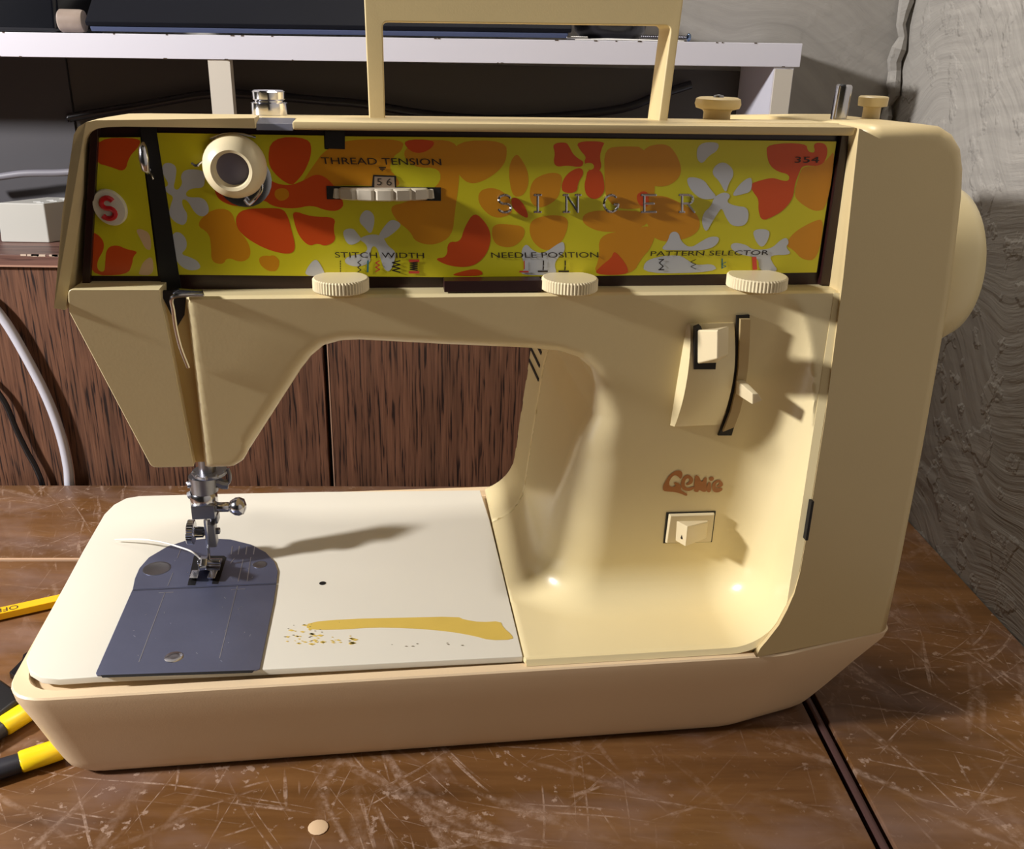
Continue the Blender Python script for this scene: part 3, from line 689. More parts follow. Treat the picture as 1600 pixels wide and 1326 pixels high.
# power switch
def sw(px_, py_, d=0): p = lev(px_, py_); return (p[0], p[1]-d, p[2])
bm = N(); o4 = [(1038, 847), (1110, 845), (1116, 799), (1044, 801)]
slab(bm, [sw(x, y, .4) for x, y in ((1036, 848), (1112, 846), (1118, 798), (1041, 800))], (0, .3, 0)); finish('switch_gap', bm, BLACK, M)
bm = N(); hexa(bm, [sw(*q, .4) for q in o4]+[sw(*q, 2.2) for q in ((1040, 845), (1109, 843), (1114, 801), (1046, 803))])
SWI = label(finish('power_switch', bm, KNOB, M, 30, bevel=.5), 'ivory rocker power switch')
bm = N(); hexa(bm, [sw(*q, 2.2) for q in ((1053, 841), (1101, 836), (1105, 809), (1055, 810))]+[sw(*q, d) for q, d in (((1064, 842), 7.5), ((1100, 836), 3.2), ((1103, 811), 3.2), ((1067, 811), 7.5))])
RK = label(finish('rocker', bm, KNOB, SWI, 30, bevel=.4), 'rocker tilted to its left side')
bm = N(); p = Vector(sw(1061, 830, 5.0)); box(bm, p.x-.5, p.x+.2, p.y-.6, p.y+.8, p.z-1.2, p.z+1.2); finish('switch_mark', bm, INK, SWI)
# word in brown on the column
def wordfn(px_, py_, off): return sw(px_, py_, off)
bm = N()
GX = lambda a, b: (1020+a/9.47, 720+b/9.47)
def thick(pl, wd, off=.3): strokes(bm, [GX(*p) for p in pl], wd/9.47, off, wordfn)
def blob(pts, off=.32): fill(bm, [wordfn(*GX(a, b), off) for a, b in chaikin(pts, 2)])
blob([(150,440),(145,370),(190,290),(230,220),(300,160),(370,130),(430,150),(440,210),(410,270),(380,230),(330,200),(280,230),(240,300),(240,360),(290,385),(340,360),(310,330),(320,305),(380,320),(420,370),(410,420),(450,450),(510,480),(500,520),(420,480),(320,455),(230,450)])
blob([(420,400),(410,310),(450,230),(510,195),(570,220),(600,270),(580,330),(510,360),(480,340),(540,300),(540,260),(500,250),(470,300),(470,370),(520,400),(590,370),(620,390),(560,440),(480,440)])
blob([(600,450),(610,360),(620,200),(680,215),(720,320),(760,240),(800,230),(790,330),(800,440),(750,460),(680,420),(670,460)])
blob([(790,460),(800,350),(830,300),(860,320),(860,460)]); blob([(830,240),(880,220),(910,260),(870,300),(830,280)])
blob([(880,430),(870,350),(910,290),(980,270),(1030,310),(1040,360),(980,390),(930,370),(980,340),(980,310),(940,320),(920,370),(950,400),(1020,390),(1035,420),(980,460),(910,460)])
label(finish('column_lettering', bm, BROWNP, M, merge=False), 'faded brown word printed on the column')
# vent slots at the back of the column
for zz_, xx_, y0_ in ((85, 83.1, 140), (92, 84.0, 143), (98.5, 85.2, 146)):
    bm = N(); box(bm, xx_-.45, xx_+1, y0_, 176, zz_-.9, zz_+.9); finish('vent_slot', bm, BLACK, M)

# ---------------------------------------------------------------- needle assembly
Y0 = 100
def np_(x, y, d=0): return Vector(mp(x, y, Y0+d))
bm = N(); a, b = np_(322, 715), np_(322, 748); lathe(bm, [(4.2, b.z), (4.2, a.z)], (a.x, Y0, 0), n=20)
lathe(bm, [(8, np_(322, 741).z), (8.6, np_(322, 738).z), (8.6, np_(322, 735).z)], (a.x+1, Y0, 0), n=28)
for k in range(5): 
    t = math.pi*(1.05+.22*k); lathe(bm, [(.2, -1.2), (1.1, -.6), (1.1, .6), (.2, 1.2)], (a.x+1+7.8*math.cos(t), Y0+7.8*math.sin(t), np_(322, 737).z), n=8)
label(finish('presser_bar', bm, STEELD, M), 'presser bar under the head')
bm = N(); za, zb_ = np_(320, 742).z, np_(320, 766).z; lathe(bm, [(7.0, zb_), (7.2, za)], (np_(318, 0+750).x, Y0, 0), n=28)
tube(bm, [np_(338, 752), np_(349, 756), np_(357, 757)], [2.6, 2.8, 2.4], 10); tube(bm, spline([np_(352, 757), np_(358, 752), np_(359, 742), np_(356, 732)]), 1.0, 8)
tube(bm, [np_(306, 754, -3), np_(294, 757, -3), np_(291, 753, -3)], [1.8, 1.8, .6], 8); tube(bm, [np_(300, 772, -2), np_(294, 774, -2)], [2.2, 1.8], 10)
label(finish('thread_guide_clip', bm, STEELD, M), 'steel thread guide around the bar')
bm = N(); lathe(bm, [(6.4, np_(319, 788).z), (6.9, np_(319, 786).z), (6.9, np_(319, 770).z), (6.2, np_(319, 767).z)], (np_(318, 775).x, Y0, 0), n=28)
label(finish('clamp_collar', bm, CHROME, M), 'chrome collar')
bm = N(); A = np_(300, 812, -7); B = np_(334, 790, -7); box(bm, A.x, B.x, A.y, A.y+13, A.z, B.z); label(finish('needle_clamp', bm, STEELD, M, bevel=.4), 'square needle clamp')
bm = N(); lathe(bm, [(2.4, 0), (2.6, .5), (2.6, 7), (1.2, 8.4), (1.2, 9.2), (2.2, 9.8)], np_(335, 792, -2), (1, 0, -.03), 24)
bm2c = np_(372, 791, -2)
lathe(bm, [(.5, -5), (3, -4), (4.6, -1.5), (4.9, .6), (4.0, 3), (1, 4.2), (.1, 4.3)], bm2c, (1, 0, -.03), 28)
label(finish('clamp_screw', bm, CHROME, M, 50), 'needle clamp thumb screw with a flat round head')
bm = N(); A, B = np_(321, 812, -6), np_(327.5, 878, -6); tube(bm, [A, (A+B)/2, B, B+Vector((.1, 0, -2))], [1.0, .95, .6, .15], 8); label(finish('needle', bm, CHROME, M), 'sewing needle')
bm = N(); A = np_(324, 850); B = np_(337, 814); box(bm, A.x, B.x, Y0-4, Y0+3, A.z, B.z); A = np_(330, 815, 3); B = np_(341, 800, 3); box(bm, A.x, B.x, Y0, Y0+7, A.z, B.z)
box(bm, np_(336, 0+830).x, np_(341, 830).x+1, Y0-1, Y0+2, np_(336, 834).z, np_(336, 826).z)
label(finish('foot_shank', bm, STEELD, M, bevel=.8, seg=3), 'steel presser foot shank')
bm = N(); lathe(bm, [(6.2, 0), (6.6, .4), (6.6, 3.2), (6, 3.6), (3, 3.8), (2.8, 8), (1.8, 8.4), (1.8, 11)], np_(293, 831), (1, 0, -.05), 60, 2, .35)
label(finish('foot_screw', bm, CHROME, M, 35), 'knurled presser foot screw')
# presser foot
f0 = lambda x, y, z: Vector(mz(x, y, z))
bm = N()
hexa(bm, [f0(309, 893, 2), f0(343, 893, 2), f0(348, 872, 2), f0(314, 872, 2), f0(309, 891, 5), f0(343, 891, 5), f0(348, 872, 5), f0(314, 872, 5)])
hexa(bm, [f0(295, 905, 1.5), f0(309, 905, 1.5), f0(312, 890, 2), f0(300, 890, 2), f0(295, 903, 4), f0(309, 903, 4), f0(312, 890, 5), f0(300, 890, 5)])
hexa(bm, [f0(323, 905, 1.5), f0(336, 905, 1.5), f0(341, 890, 2), f0(328, 890, 2), f0(323, 903, 4), f0(336, 903, 4), f0(341, 890, 5), f0(328, 890, 5)])
hexa(bm, [f0(311, 884, 5), f0(325, 884, 5), f0(325, 868, 5), f0(313, 868, 5), f0(313, 884, 14), f0(323, 884, 14), f0(324, 872, 16), f0(314, 872, 16)])
tube(bm, [f0(309, 878, 7), f0(345, 878, 7)], 1.5, 10); tube(bm, [f0(310, 886, 8), f0(322, 884, 8)], 2.2, 10)
label(finish('presser_foot', bm, CHROME, M, 35, bevel=.5), 'chrome zigzag presser foot')
bm = N(); tube(bm, spline([f0(180, 843, 2), f0(215, 842, 5), f0(250, 846, 9), f0(282, 855, 12), f0(300, 862, 12), f0(312, 872, 8), f0(318, 880, 5)]), .42, 6)
label(finish('thread', bm, mat('white_thread', (236, 232, 224), .8), M, 60), 'loose white thread end')

# ---------------------------------------------------------------- top: handle, spool pins, knobs
YH = 26
def h_(x, y, d=0): return mp(x, y, YH+d)
ob = [h_(577, 190), h_(569, 0)]; ib = [h_(602, 190), h_(598, 34)]
orr = [h_(1043, 190), h_(1068, 0)]; ir = [h_(1029, 190), h_(1049, 40)]
zt_ = 292
def ext(a, b, z): t = (z-a[2])/(b[2]-a[2]); return (a[0]+(b[0]-a[0])*t, z)
out_ = [ext(*ob, 229), ext(*ib, 229), (ib[1][0], ib[1][2]), (ir[1][0], ir[1][2]), ext(*ir, 229), ext(*orr, 229), ext(*orr, zt_), ext(*ob, zt_)]
out_ = rounded(out_, [0, 0, 2, 2, 0, 0, 9, 9], 4)
bm = N(); slab(bm, poly_xz(out_, YH), (0, 17, 0)); bmesh.ops.dissolve_limit(bm, angle_limit=R_(1), verts=bm.verts, edges=bm.edges)
label(finish('carry_handle', bm, TAN, M, 35, bevel=1.6, seg=3), 'folding carry handle standing up on top')
def tp(x, y, d): return Vector(mp(x, y, d))
bm = N(); a = tp(1120, 180, 48); z1 = tp(1120, 152, 48).z; lathe(bm, [(5.8, 226), (5.6, z1-6), (6.2, z1-5), (9, z1-4.2), (9.6, z1-2.6), (9.2, z1-.6), (8, z1)], (a.x, 48, 0), n=32)
WN = label(finish('bobbin_winder', bm, TAN, M), 'mushroom-shaped bobbin winder knob')
bm = N(); lathe(bm, [(2.2, 0), (2, .8), (.1, 1.2)], (a.x, 48, z1), n=16); finish('screw_head', bm, STEELD, WN)
bm = N(); a, b = tp(1309, 188, 46), tp(1321, 124, 46); lathe(bm, [(4.6, 0), (4.6, 1.5), (3.4, 2), (3.4, (b-a).length-.8), (2.8, (b-a).length)], a+Vector((0, 0, -2)), (b-a), 28)
label(finish('spool_pin', bm, CHROME, M), 'short polished steel spool pin')
bm = N(); a = tp(1361, 180, 50); z1 = tp(1361, 150, 50).z; lathe(bm, [(3.8, 226), (3.6, z1-4.4), (6.0, z1-4), (6.2, z1-.5), (5.6, z1)], (a.x, 50, 0), n=28)
label(finish('winder_stop', bm, TAN, M), 'small beige stop knob with a flat cap')
bm = N(); a = tp(421, 170, 40); s = 1.06
zA, zB, zC = tp(421, 176, 40).z, tp(421, 158, 40).z, tp(421, 141, 40).z
lathe(bm, [(6.8, 228), (7.0, zA+1), (6.9, zB-.6), (5.6, zB-.2), (5.6, zB+.4), (6.2, zB+.9), (6.3, zC-.5), (5.6, zC)], (a.x, 40, 0), n=36)
label(finish('pressure_dial', bm, mat('bright_chrome', (225, 225, 232), .12, 1), M, 30), 'stacked chrome pressure dial')
M_END = True

# ================================================================= ROOM

def nodes_of(m): return m.node_tree.nodes, m.node_tree.links, m.node_tree.nodes['Principled BSDF']
def nn(nt, t, **kw):
    n = nt.new(t)
    for k, v in kw.items():
        if k in n.inputs: n.inputs[k].default_value = v
        else: setattr(n, k, v)
    return n
def ramp(nt, stops):
    n = nt.new('ShaderNodeValToRGB'); e = n.color_ramp.elements
    e[0].position, e[0].color = stops[0]; e[1].position, e[1].color = stops[-1]
    for p, c in stops[1:-1]:
        q = e.new(p); q.color = c
    return n
g1 = lambda v: (v, v, v, 1)
def mapping(nt, lk, src, rot=(0, 0, 0), sc=(1, 1, 1), loc=(0, 0, 0)):
    m = nt.new('ShaderNodeMapping'); m.inputs['Rotation'].default_value = rot; m.inputs['Scale'].default_value = sc; m.inputs['Location'].default_value = loc
    if any(rot):
        m0 = nt.new('ShaderNodeMapping'); m0.inputs['Rotation'].default_value = rot; m.inputs['Rotation'].default_value = (0, 0, 0)
        lk.new(src, m0.inputs['Vector']); src = m0.outputs[0]
    lk.new(src, m.inputs['Vector']); return m.outputs[0]
def mixc(nt, lk, a, b, fac, blend='MIX'):
    m = nt.new('ShaderNodeMix'); m.data_type = 'RGBA'; m.blend_type = blend
    for s, v in (('A', a), ('B', b)):
        if isinstance(v, tuple): m.inputs[s].default_value = v
        else: lk.new(v, m.inputs[s])
    if isinstance(fac, float): m.inputs['Factor'].default_value = fac
    else: lk.new(fac, m.inputs['Factor'])
    return m.outputs['Result']
def math_(nt, lk, op, a, b):
    m = nt.new('ShaderNodeMath'); m.operation = op
    for i, v in enumerate((a, b)):
        if isinstance(v, (int, float)): m.inputs[i].default_value = v
        else: lk.new(v, m.inputs[i])
    return m.outputs[0]
def table_mat(name, rot):
    m = bpy.data.materials.new(name); m.use_nodes = True; nt, lk, b = nodes_of(m)
    tc = nt.new('ShaderNodeTexCoord'); src = tc.outputs['Object']
    n1 = nn(nt, 'ShaderNodeTexNoise', Scale=1.0, Detail=6.0, Roughness=.65); lk.new(mapping(nt, lk, src, (0, 0, rot), (6, 60, 6)), n1.inputs['Vector'])
    n2 = nn(nt, 'ShaderNodeTexNoise', Scale=9.0, Detail=4.0); lk.new(src, n2.inputs['Vector'])
    c1 = ramp(nt, [(.3, s2l((66, 42, 22))), (.5, s2l((104, 70, 40))), (.72, s2l((134, 96, 60)))]); lk.new(n1.outputs['Fac'], c1.inputs['Fac'])
    c2 = ramp(nt, [(.3, s2l((82, 50, 28))), (.7, s2l((140, 96, 44)))]); lk.new(n2.outputs['Fac'], c2.inputs['Fac'])
    col = mixc(nt, lk, c1.outputs['Color'], c2.outputs['Color'], .4)
    mask = nn(nt, 'ShaderNodeTexNoise', Scale=11.0, Detail=4.0); lk.new(src, mask.inputs['Vector'])
    wv = nn(nt, 'ShaderNodeTexNoise', Scale=7.0, Detail=1.0); lk.new(src, wv.inputs['Vector'])
    wadd = nt.new('ShaderNodeVectorMath'); wadd.operation = 'MULTIPLY_ADD'; lk.new(wv.outputs['Color'], wadd.inputs[0]); wadd.inputs[1].default_value = (.035, .035, 0); lk.new(src, wadd.inputs[2])
    wsrc = wadd.outputs[0]
    br = nn(nt, 'ShaderNodeTexNoise', Scale=240.0, Detail=4.0, Roughness=.7); lk.new(src, br.inputs['Vector'])
    brr = ramp(nt, [(.40, g1(.1)), (.60, g1(1))]); lk.new(br.outputs['Fac'], brr.inputs['Fac'])
    tot = None
    k = 0
    for a, sc, fr_, th, wd, st in ((12, 11, 430, .68, .06, 1), (52, 9, 380, .685, .06, 1), (96, 12, 450, .70, .05, .9), (135, 9, 360, .69, .05, 1), (72, 22, 260, .67, .06, .9), (160, 24, 240, .68, .06, .9),
                               (30, 7, 90, .65, .09, .8), (105, 8, 75, .66, .09, .8), (62, 6, 100, .66, .09, .75), (148, 7, 80, .67, .09, .75), (85, 6, 50, .64, .14, .6)):
        n = nn(nt, 'ShaderNodeTexNoise', Scale=1.0, Detail=2.0); k += 1
        lk.new(mapping(nt, lk, wsrc, (0, 0, R_(a+rot*60)), (sc, fr_, 1), (k*3.1, k*1.7, 0)), n.inputs['Vector'])
        rr = ramp(nt, [(th-.02, g1(0)), (th-.02+wd, g1(st))]); lk.new(n.outputs['Fac'], rr.inputs['Fac'])
        tot = rr.outputs['Color'] if tot is None else math_(nt, lk, 'MAXIMUM', tot, rr.outputs['Color'])
    tot = math_(nt, lk, 'MULTIPLY', tot, brr.outputs['Color'])
    v = nn(nt, 'ShaderNodeTexNoise', Scale=170.0, Detail=5.0, Roughness=.6); lk.new(src, v.inputs['Vector'])
    rr = ramp(nt, [(.62, g1(0)), (.68, g1(.9))]); lk.new(v.outputs['Fac'], rr.inputs['Fac'])
    tot = math_(nt, lk, 'MAXIMUM', tot, rr.outputs['Color'])
    mr = ramp(nt, [(.36, g1(.12)), (.6, g1(1))]); lk.new(mask.outputs['Fac'], mr.inputs['Fac'])
    tot = math_(nt, lk, 'MULTIPLY', tot, mr.outputs['Color'])
    tot = math_(nt, lk, 'MULTIPLY', tot, .58)
    haze = ramp(nt, [(.46, g1(0)), (.72, g1(.5))]); mk2 = nn(nt, 'ShaderNodeTexNoise', Scale=22.0, Detail=5.0); lk.new(mapping(nt, lk, src, (0, 0, .4), (1, 1.6, 1), (4, 4, 0)), mk2.inputs['Vector']); lk.new(mk2.outputs['Fac'], haze.inputs['Fac'])
    col = mixc(nt, lk, col, s2l((136, 112, 104)), haze.outputs['Color'])
    col = mixc(nt, lk, col, s2l((196, 168, 148)), tot)
    lk.new(col, b.inputs['Base Color'])
    ro = nt.new('ShaderNodeMapRange'); lk.new(tot, ro.inputs['Value']); ro.inputs['To Min'].default_value = .36; ro.inputs['To Max'].default_value = .7
    lk.new(ro.outputs[0], b.inputs['Roughness'])
    bp = nn(nt, 'ShaderNodeBump', Strength=.5, Distance=.0004); lk.new(math_(nt, lk, 'ADD', n1.outputs['Fac'], tot), bp.inputs['Height']); lk.new(bp.outputs['Normal'], b.inputs['Normal'])
    return m
TW1, TW2 = table_mat('scratched_table_wood_main', 0.02), table_mat('scratched_table_wood_leaf', .05)
def rbox(name, x0, x1, y0, y1, z0, z1, m, parent=None, bevel=0): 
    bm = N(); box(bm, x0, x1, y0, y1, z0, z1); return finish(name, bm, m, parent, bevel=bevel, room=True)
def rw(p): return Vector((p[0]/1000, p[1]/1000, TABLE+(p[2]+BED)/1000))
TZ = -BED
T = thing('work_table', 'scratched brown wooden work table the sewing machine stands on', 'table', (0, .4, 0))
def board(name, pts, m, lab=None):
    bm = N(); slab(bm, [(x, y, TZ-24) for x, y in pts], (0, 0, 24)); o = finish(name, bm, m, T, bevel=.8, room=True)
    if lab: label(o, lab)
board('tabletop_board', [(-700, 120), (177.6, 120), (177.6, 548.5), (-700, 548.5)], TW1, 'main scratched tabletop board')
board('tabletop_board', [(-700, 553.2), (177.6, 553.2), (177.6, 661), (-700, 661)], TW1, 'rear strip of the tabletop')
board('tabletop_board', [(186.4, 120), (324, 120), (324, 661), (186.4, 661)], TW2, 'right leaf of the tabletop')
rbox('seam_strip', 180.4, 184.2, 120, 661, TZ-20, TZ-.8, mat('seam_metal', (96, 70, 66), .3, .3), T, 1.2)
rbox('seam_strip', -700, 177, 550.9, 553.0, TZ-20, TZ-.3, mat('seam_lip', (196, 160, 130), .5), T, .2)
rbox('table_underside', -690, 320, 125, 655, TZ-40, TZ-24, BLACK, T)
for x, y in ((-660, 160), (280, 160), (-660, 620), (280, 620)):
    rbox('leg', x, x+40, y-20, y+20, -BED-750, TZ-40, TW1, T)
rbox('floor', -1600, 326, -1200, 752, -BED-760, -BED-750, mat('floor_lino', (92, 80, 66), .7, vary=.2, vscale=4))['kind'] = 'structure'

def plaster(name, col, s=1.0, axis='x', big=1.0):
    m = bpy.data.materials.new(name); m.use_nodes = True; nt, lk, b = nodes_of(m)
    tc = nt.new('ShaderNodeTexCoord'); src = tc.outputs['Object']
    warp = nn(nt, 'ShaderNodeTexNoise', Scale=5.0, Detail=2.0); lk.new(src, warp.inputs['Vector'])
    mix = nt.new('ShaderNodeVectorMath'); mix.operation = 'MULTIPLY_ADD'; lk.new(warp.outputs['Color'], mix.inputs[0]); mix.inputs[1].default_value = (.14, .14, .14); lk.new(src, mix.inputs[2])
    a = nn(nt, 'ShaderNodeTexNoise', Scale=1.0, Detail=5.0, Roughness=.6); lk.new(mapping(nt, lk, mix.outputs[0], (R_(18) if axis == 'x' else 0, R_(-30) if axis == 'y' else 0, 0), (9, 9, 130)), a.inputs['Vector'])
    c = nn(nt, 'ShaderNodeTexNoise', Scale=1.0, Detail=3.0); lk.new(mapping(nt, lk, mix.outputs[0], (R_(-32) if axis == 'x' else 0, R_(30) if axis == 'y' else 0, 0), (12, 12, 80)), c.inputs['Vector'])
    msk = nn(nt, 'ShaderNodeTexNoise', Scale=7.0, Detail=2.0); lk.new(src, msk.inputs['Vector']); mr = ramp(nt, [(.42, g1(0)), (.58, g1(1))]); lk.new(msk.outputs['Fac'], mr.inputs['Fac'])
    lum = nn(nt, 'ShaderNodeTexNoise', Scale=40.0, Detail=4.0); lk.new(src, lum.inputs['Vector']); lr = ramp(nt, [(.55, g1(0)), (.62, g1(1))]); lk.new(lum.outputs['Fac'], lr.inputs['Fac'])
    h = mixc(nt, lk, a.outputs['Color'], c.outputs['Color'], mr.outputs['Color'])
    h2 = math_(nt, lk, 'ADD', h, math_(nt, lk, 'MULTIPLY', lr.outputs['Color'], .25*big))
    bp = nn(nt, 'ShaderNodeBump', Strength=s, Distance=.0035); lk.new(h2, bp.inputs['Height']); lk.new(bp.outputs['Normal'], b.inputs['Normal'])
    co = ramp(nt, [(.3, s2l(tuple(v*.9 for v in col))), (.7, s2l(col))]); lk.new(a.outputs['Fac'], co.inputs['Fac']); lk.new(co.outputs['Color'], b.inputs['Base Color'])
    b.inputs['Roughness'].default_value = .75
    return m
PR, PB = plaster('trowelled_plaster_right', (168, 163, 155), .9), plaster('plaster_back', (166, 161, 153), .35, 'y', .4)
rbox('wall_right', 325, 345, -1200, 752, -BED-750, 900, PR)['kind'] = 'structure'
rbox('wall_back', -1600, 345, 750, 770, -BED-750, 900, PB)['kind'] = 'structure'
# rough bead of plaster in the corner
bm = N(); rnd = random.Random(8); pts = []
for k in range(60): z = -50+k*8; pts.append((320+rnd.uniform(-2.5, 2), 745+rnd.uniform(-3, 2), z))
tube(bm, pts, [rnd.uniform(2.5, 5.5) for _ in pts], 7); o = finish('trim_1', bm, PR, room=True, ang=20); o['kind'] = 'structure'
bm = N(); tube(bm, [(312, 742, -50+k*8) for k in range(60)], [rnd.uniform(.3, 2.2) for _ in range(60)], 6); bm.free()

# cabinet ------------------------------------------------------
def grain_mat(name, c0, c1, c2, sc=(60, 60, 4), rough=.5, bump=.5):
    m = bpy.data.materials.new(name); m.use_nodes = True; nt, lk, b = nodes_of(m)
    tc = nt.new('ShaderNodeTexCoord'); src = tc.outputs['Object']
    w1 = nn(nt, 'ShaderNodeTexNoise', Scale=1.0, Detail=3.0, Distortion=.4); lk.new(mapping(nt, lk, src, sc=tuple(v*3.2 if v > 20 else v*2.4 for v in sc)), w1.inputs['Vector'])
    w2 = nn(nt, 'ShaderNodeTexNoise', Scale=1.0, Detail=4.0, Distortion=1.0); lk.new(mapping(nt, lk, src, sc=tuple(v*.6 if v > 20 else v*.7 for v in sc), loc=(3, 1, 7)), w2.inputs['Vector'])
    r1 = ramp(nt, [(.37, s2l(c0)), (.45, s2l(c1)), (.75, s2l(c2))]); lk.new(w1.outputs['Fac'], r1.inputs['Fac'])
    r2 = ramp(nt, [(.3, g1(.66)), (.6, g1(1.0))]); lk.new(w2.outputs['Fac'], r2.inputs['Fac'])
    col = mixc(nt, lk, r1.outputs['Color'], r2.outputs['Color'], 1.0, 'MULTIPLY')
    lk.new(col, b.inputs['Base Color']); b.inputs['Roughness'].default_value = rough
    bp = nn(nt, 'ShaderNodeBump', Strength=bump, Distance=.0006); lk.new(w1.outputs['Fac'], bp.inputs['Height']); lk.new(bp.outputs['Normal'], b.inputs['Normal'])
    return m
OAK = grain_mat('dark_oak_door', (30, 14, 10), (98, 64, 46), (120, 82, 60), (190, 190, 10))
OAKT = grain_mat('cabinet_top_laminate', (70, 44, 38), (104, 72, 62), (126, 92, 80), (6, 120, 120), .45, .2)
K = thing('cabinet', 'dark oak-grain cabinet standing behind the table', 'cabinet', (-.1, .70, 0))
YC = 672.5
gx = rp(515, 650, YC)[0]
def door(x0, x1, lab): 
    o = rbox('door', x0, x1, YC, YC+16, -300, 105.5, OAK, K, .4); label(o, lab)
door(-640, gx-2.6, 'left grained door'); door(gx+1.4, 221, 'right grained door')
rbox('carcass', -640, 221, YC+16.5, 748, -BED-750, 105, BLACK, K)
rbox('cabinet_top', -645, 222, YC-3, 748, 106.5, 115, OAKT, K, .6)
bm = N(); rnd = random.Random(11)
for k in range(70):
    x = rnd.uniform(-420, 215); s_ = rnd.uniform(.6, 3); box(bm, x-s_, x+s_, YC-3.2, YC-2.2, 114.3-rnd.uniform(0, .5), 115.2)
label(finish('edge_chip', bm, mat('bare_chipboard', (196, 176, 156), .8), K, merge=False, room=True), 'pale chips along the cabinet top edge')['kind'] = 'stuff'
rbox('top_edge_lip', -645, 222, YC-3.5, YC-2.9, 106.4, 107.6, mat('pale_lip', (170, 130, 110), .5), K)
rbox('door_edge', gx+.6, gx+1.4, YC-.3, YC+14, -300, 105, mat('pale_edge_band', (170, 136, 112), .5), K)
# riser shelf -------------------------------------------------
SHW = mat('white_shelf_laminate', (214, 212, 222), .4, vary=.03, vscale=8); SHE = mat('cream_board_edge', (204, 196, 182), .5)
Hs = thing('desk_shelf', 'white laminate riser shelf standing on the cabinet', 'shelf', (-.1, .70, TABLE+(BED+115)/1000))
zl = lambda x, b=0: 258.1+(x+297)*.0102-b
bm = N(); hexa(bm, [(-560, 663, zl(-560, 14.6)), (220, 663, zl(220, 14.6)), (221, 748, zl(220, 14.6)), (-560, 748, zl(-560, 14.6)), (-560, 663, zl(-560)), (220, 663, zl(220)), (221, 748, zl(220)), (-560, 748, zl(-560))])
label(finish('shelf_board', bm, SHW, Hs, bevel=.5, room=True), 'white shelf board with chipped edges')
label(rbox('upright', 203.3, 216.7, 665, 747, 115.2, zl(210, 14.8), SHW, Hs), 'right upright board')
rbox('upright', -167.5, -153.5, 664.5, 673, 115.2, zl(-160, 14.9), SHE, Hs)
rbox('upright_edge', 204, 216, 663.6, 665, 115.4, zl(210, 16), SHE, Hs)
xbp = rp(103, 100, 745)[0]
label(rbox('back_sheet', xbp+1, 203, 746, 748, 115.2, zl(0, 17.5), mat('under_shelf_shade', (66, 62, 60), .5), Hs), 'dark sheet standing in for the shade under the shelf')  # dark sheet added so the wall under the shelf looks shaded
label(rbox('back_sheet', -560, xbp, 744.5, 748, 115.2, zl(-400, 15.2), mat('grey_panel', (62, 60, 64), .6), Hs), 'grey back panel at the left')
bm = N(); rnd = random.Random(5)
for k in range(26):
    x = rnd.uniform(-300, 218); s = rnd.uniform(.4, 1.3); zt2 = zl(x, 0 if k % 3 else 14.2)
    hexa(bm, [(x-s, 662.7, zt2-.5), (x+s, 662.7, zt2-.6), (x+s, 664, zt2-.6), (x-s, 664, zt2-.5), (x-s*.8, 662.7, zt2+.12), (x+s*.7, 662.7, zt2+.12), (x+s*.7, 664, zt2+.12), (x-s*.8, 664, zt2+.12)])
finish('edge_chip', bm, mat('chipboard_brown', (84, 70, 60), .9), Hs, merge=False, room=True)['kind'] = 'stuff'
# laptop: leaning back against the wall
NAVY = mat('navy_laptop_shell', (12, 14, 23), .6, spec=.15, bump=.1, bscale=200, vary=.2, vscale=30); NAVY2 = mat('navy_gloss_edge', (78, 88, 120), .25)
pL = rp(134, 52, 668); pR = rp(893, 62, 668)
Lp = thing('laptop', 'closed navy laptop propped on the shelf', 'laptop', rw((-100, 668, zl(-100))))
def lapt(x0, x1, d0, d1, t0, t1):   # d = distance up the slope, t = thickness
    al = R_(38); o = []
    for t in (t0, t1):
        for x, d in ((x0, d0), (x1, d0), (x1, d1), (x0, d1)):
            o.append((x, 668+d*math.cos(al)-t*math.sin(al)*1.0+5, zl(x)+d*math.sin(al)+t*math.cos(al)+.5))
    return o
xl_, xr_ = pL[0], pR[0]
bm = N(); hexa(bm, lapt(xl_+2, xr_-2, .3, 86, .4, 4.2)); label(finish('laptop_base', bm, NAVY2, Lp, bevel=.6, room=True), 'glossy navy lower edge')
bm = N(); hexa(bm, lapt(xl_, xr_, 0, 86, 4.6, 8)); label(finish('laptop_lid', bm, NAVY, Lp, bevel=.9, room=True), 'dusty navy lid')
# black device at the far left of the shelf
p = rp(0, 40, 690); bm = N(); hexa(bm, [(-480, 686, zl(-300)+.2), (p[0]+38, 686, zl(-260)+.2), (p[0]+50, 745, zl(-260)+.2), (-480, 745, zl(-300)+.2), (-480, 690, 300), (p[0]+38, 692, 296), (p[0]+48, 742, 300), (-480, 742, 300)])
DV = tag(finish('black_device', bm, mat('glossy_black_plastic', (14, 15, 20), .18), None, bevel=3, seg=3, room=True), 'glossy black plastic box at the left end of the shelf', 'electronics')
a = rp(95, 28, 685); b_ = rp(132, 28, 680); bm = N(); lathe(bm, [(2, 0), (6, .5), (7, 1.5), (7, 14), (6.5, 16)], (a[0]+1, 679, zl(-250)+7.2), (1, 0, 0), 24)
tag(finish('plastic_cap', bm, mat('cloudy_brown_plastic', (150, 134, 122), .4, bump=.4, bscale=150, vary=.25, vscale=120), room=True), 'cloudy brown-grey plastic cap lying beside the laptop corner', 'cap')
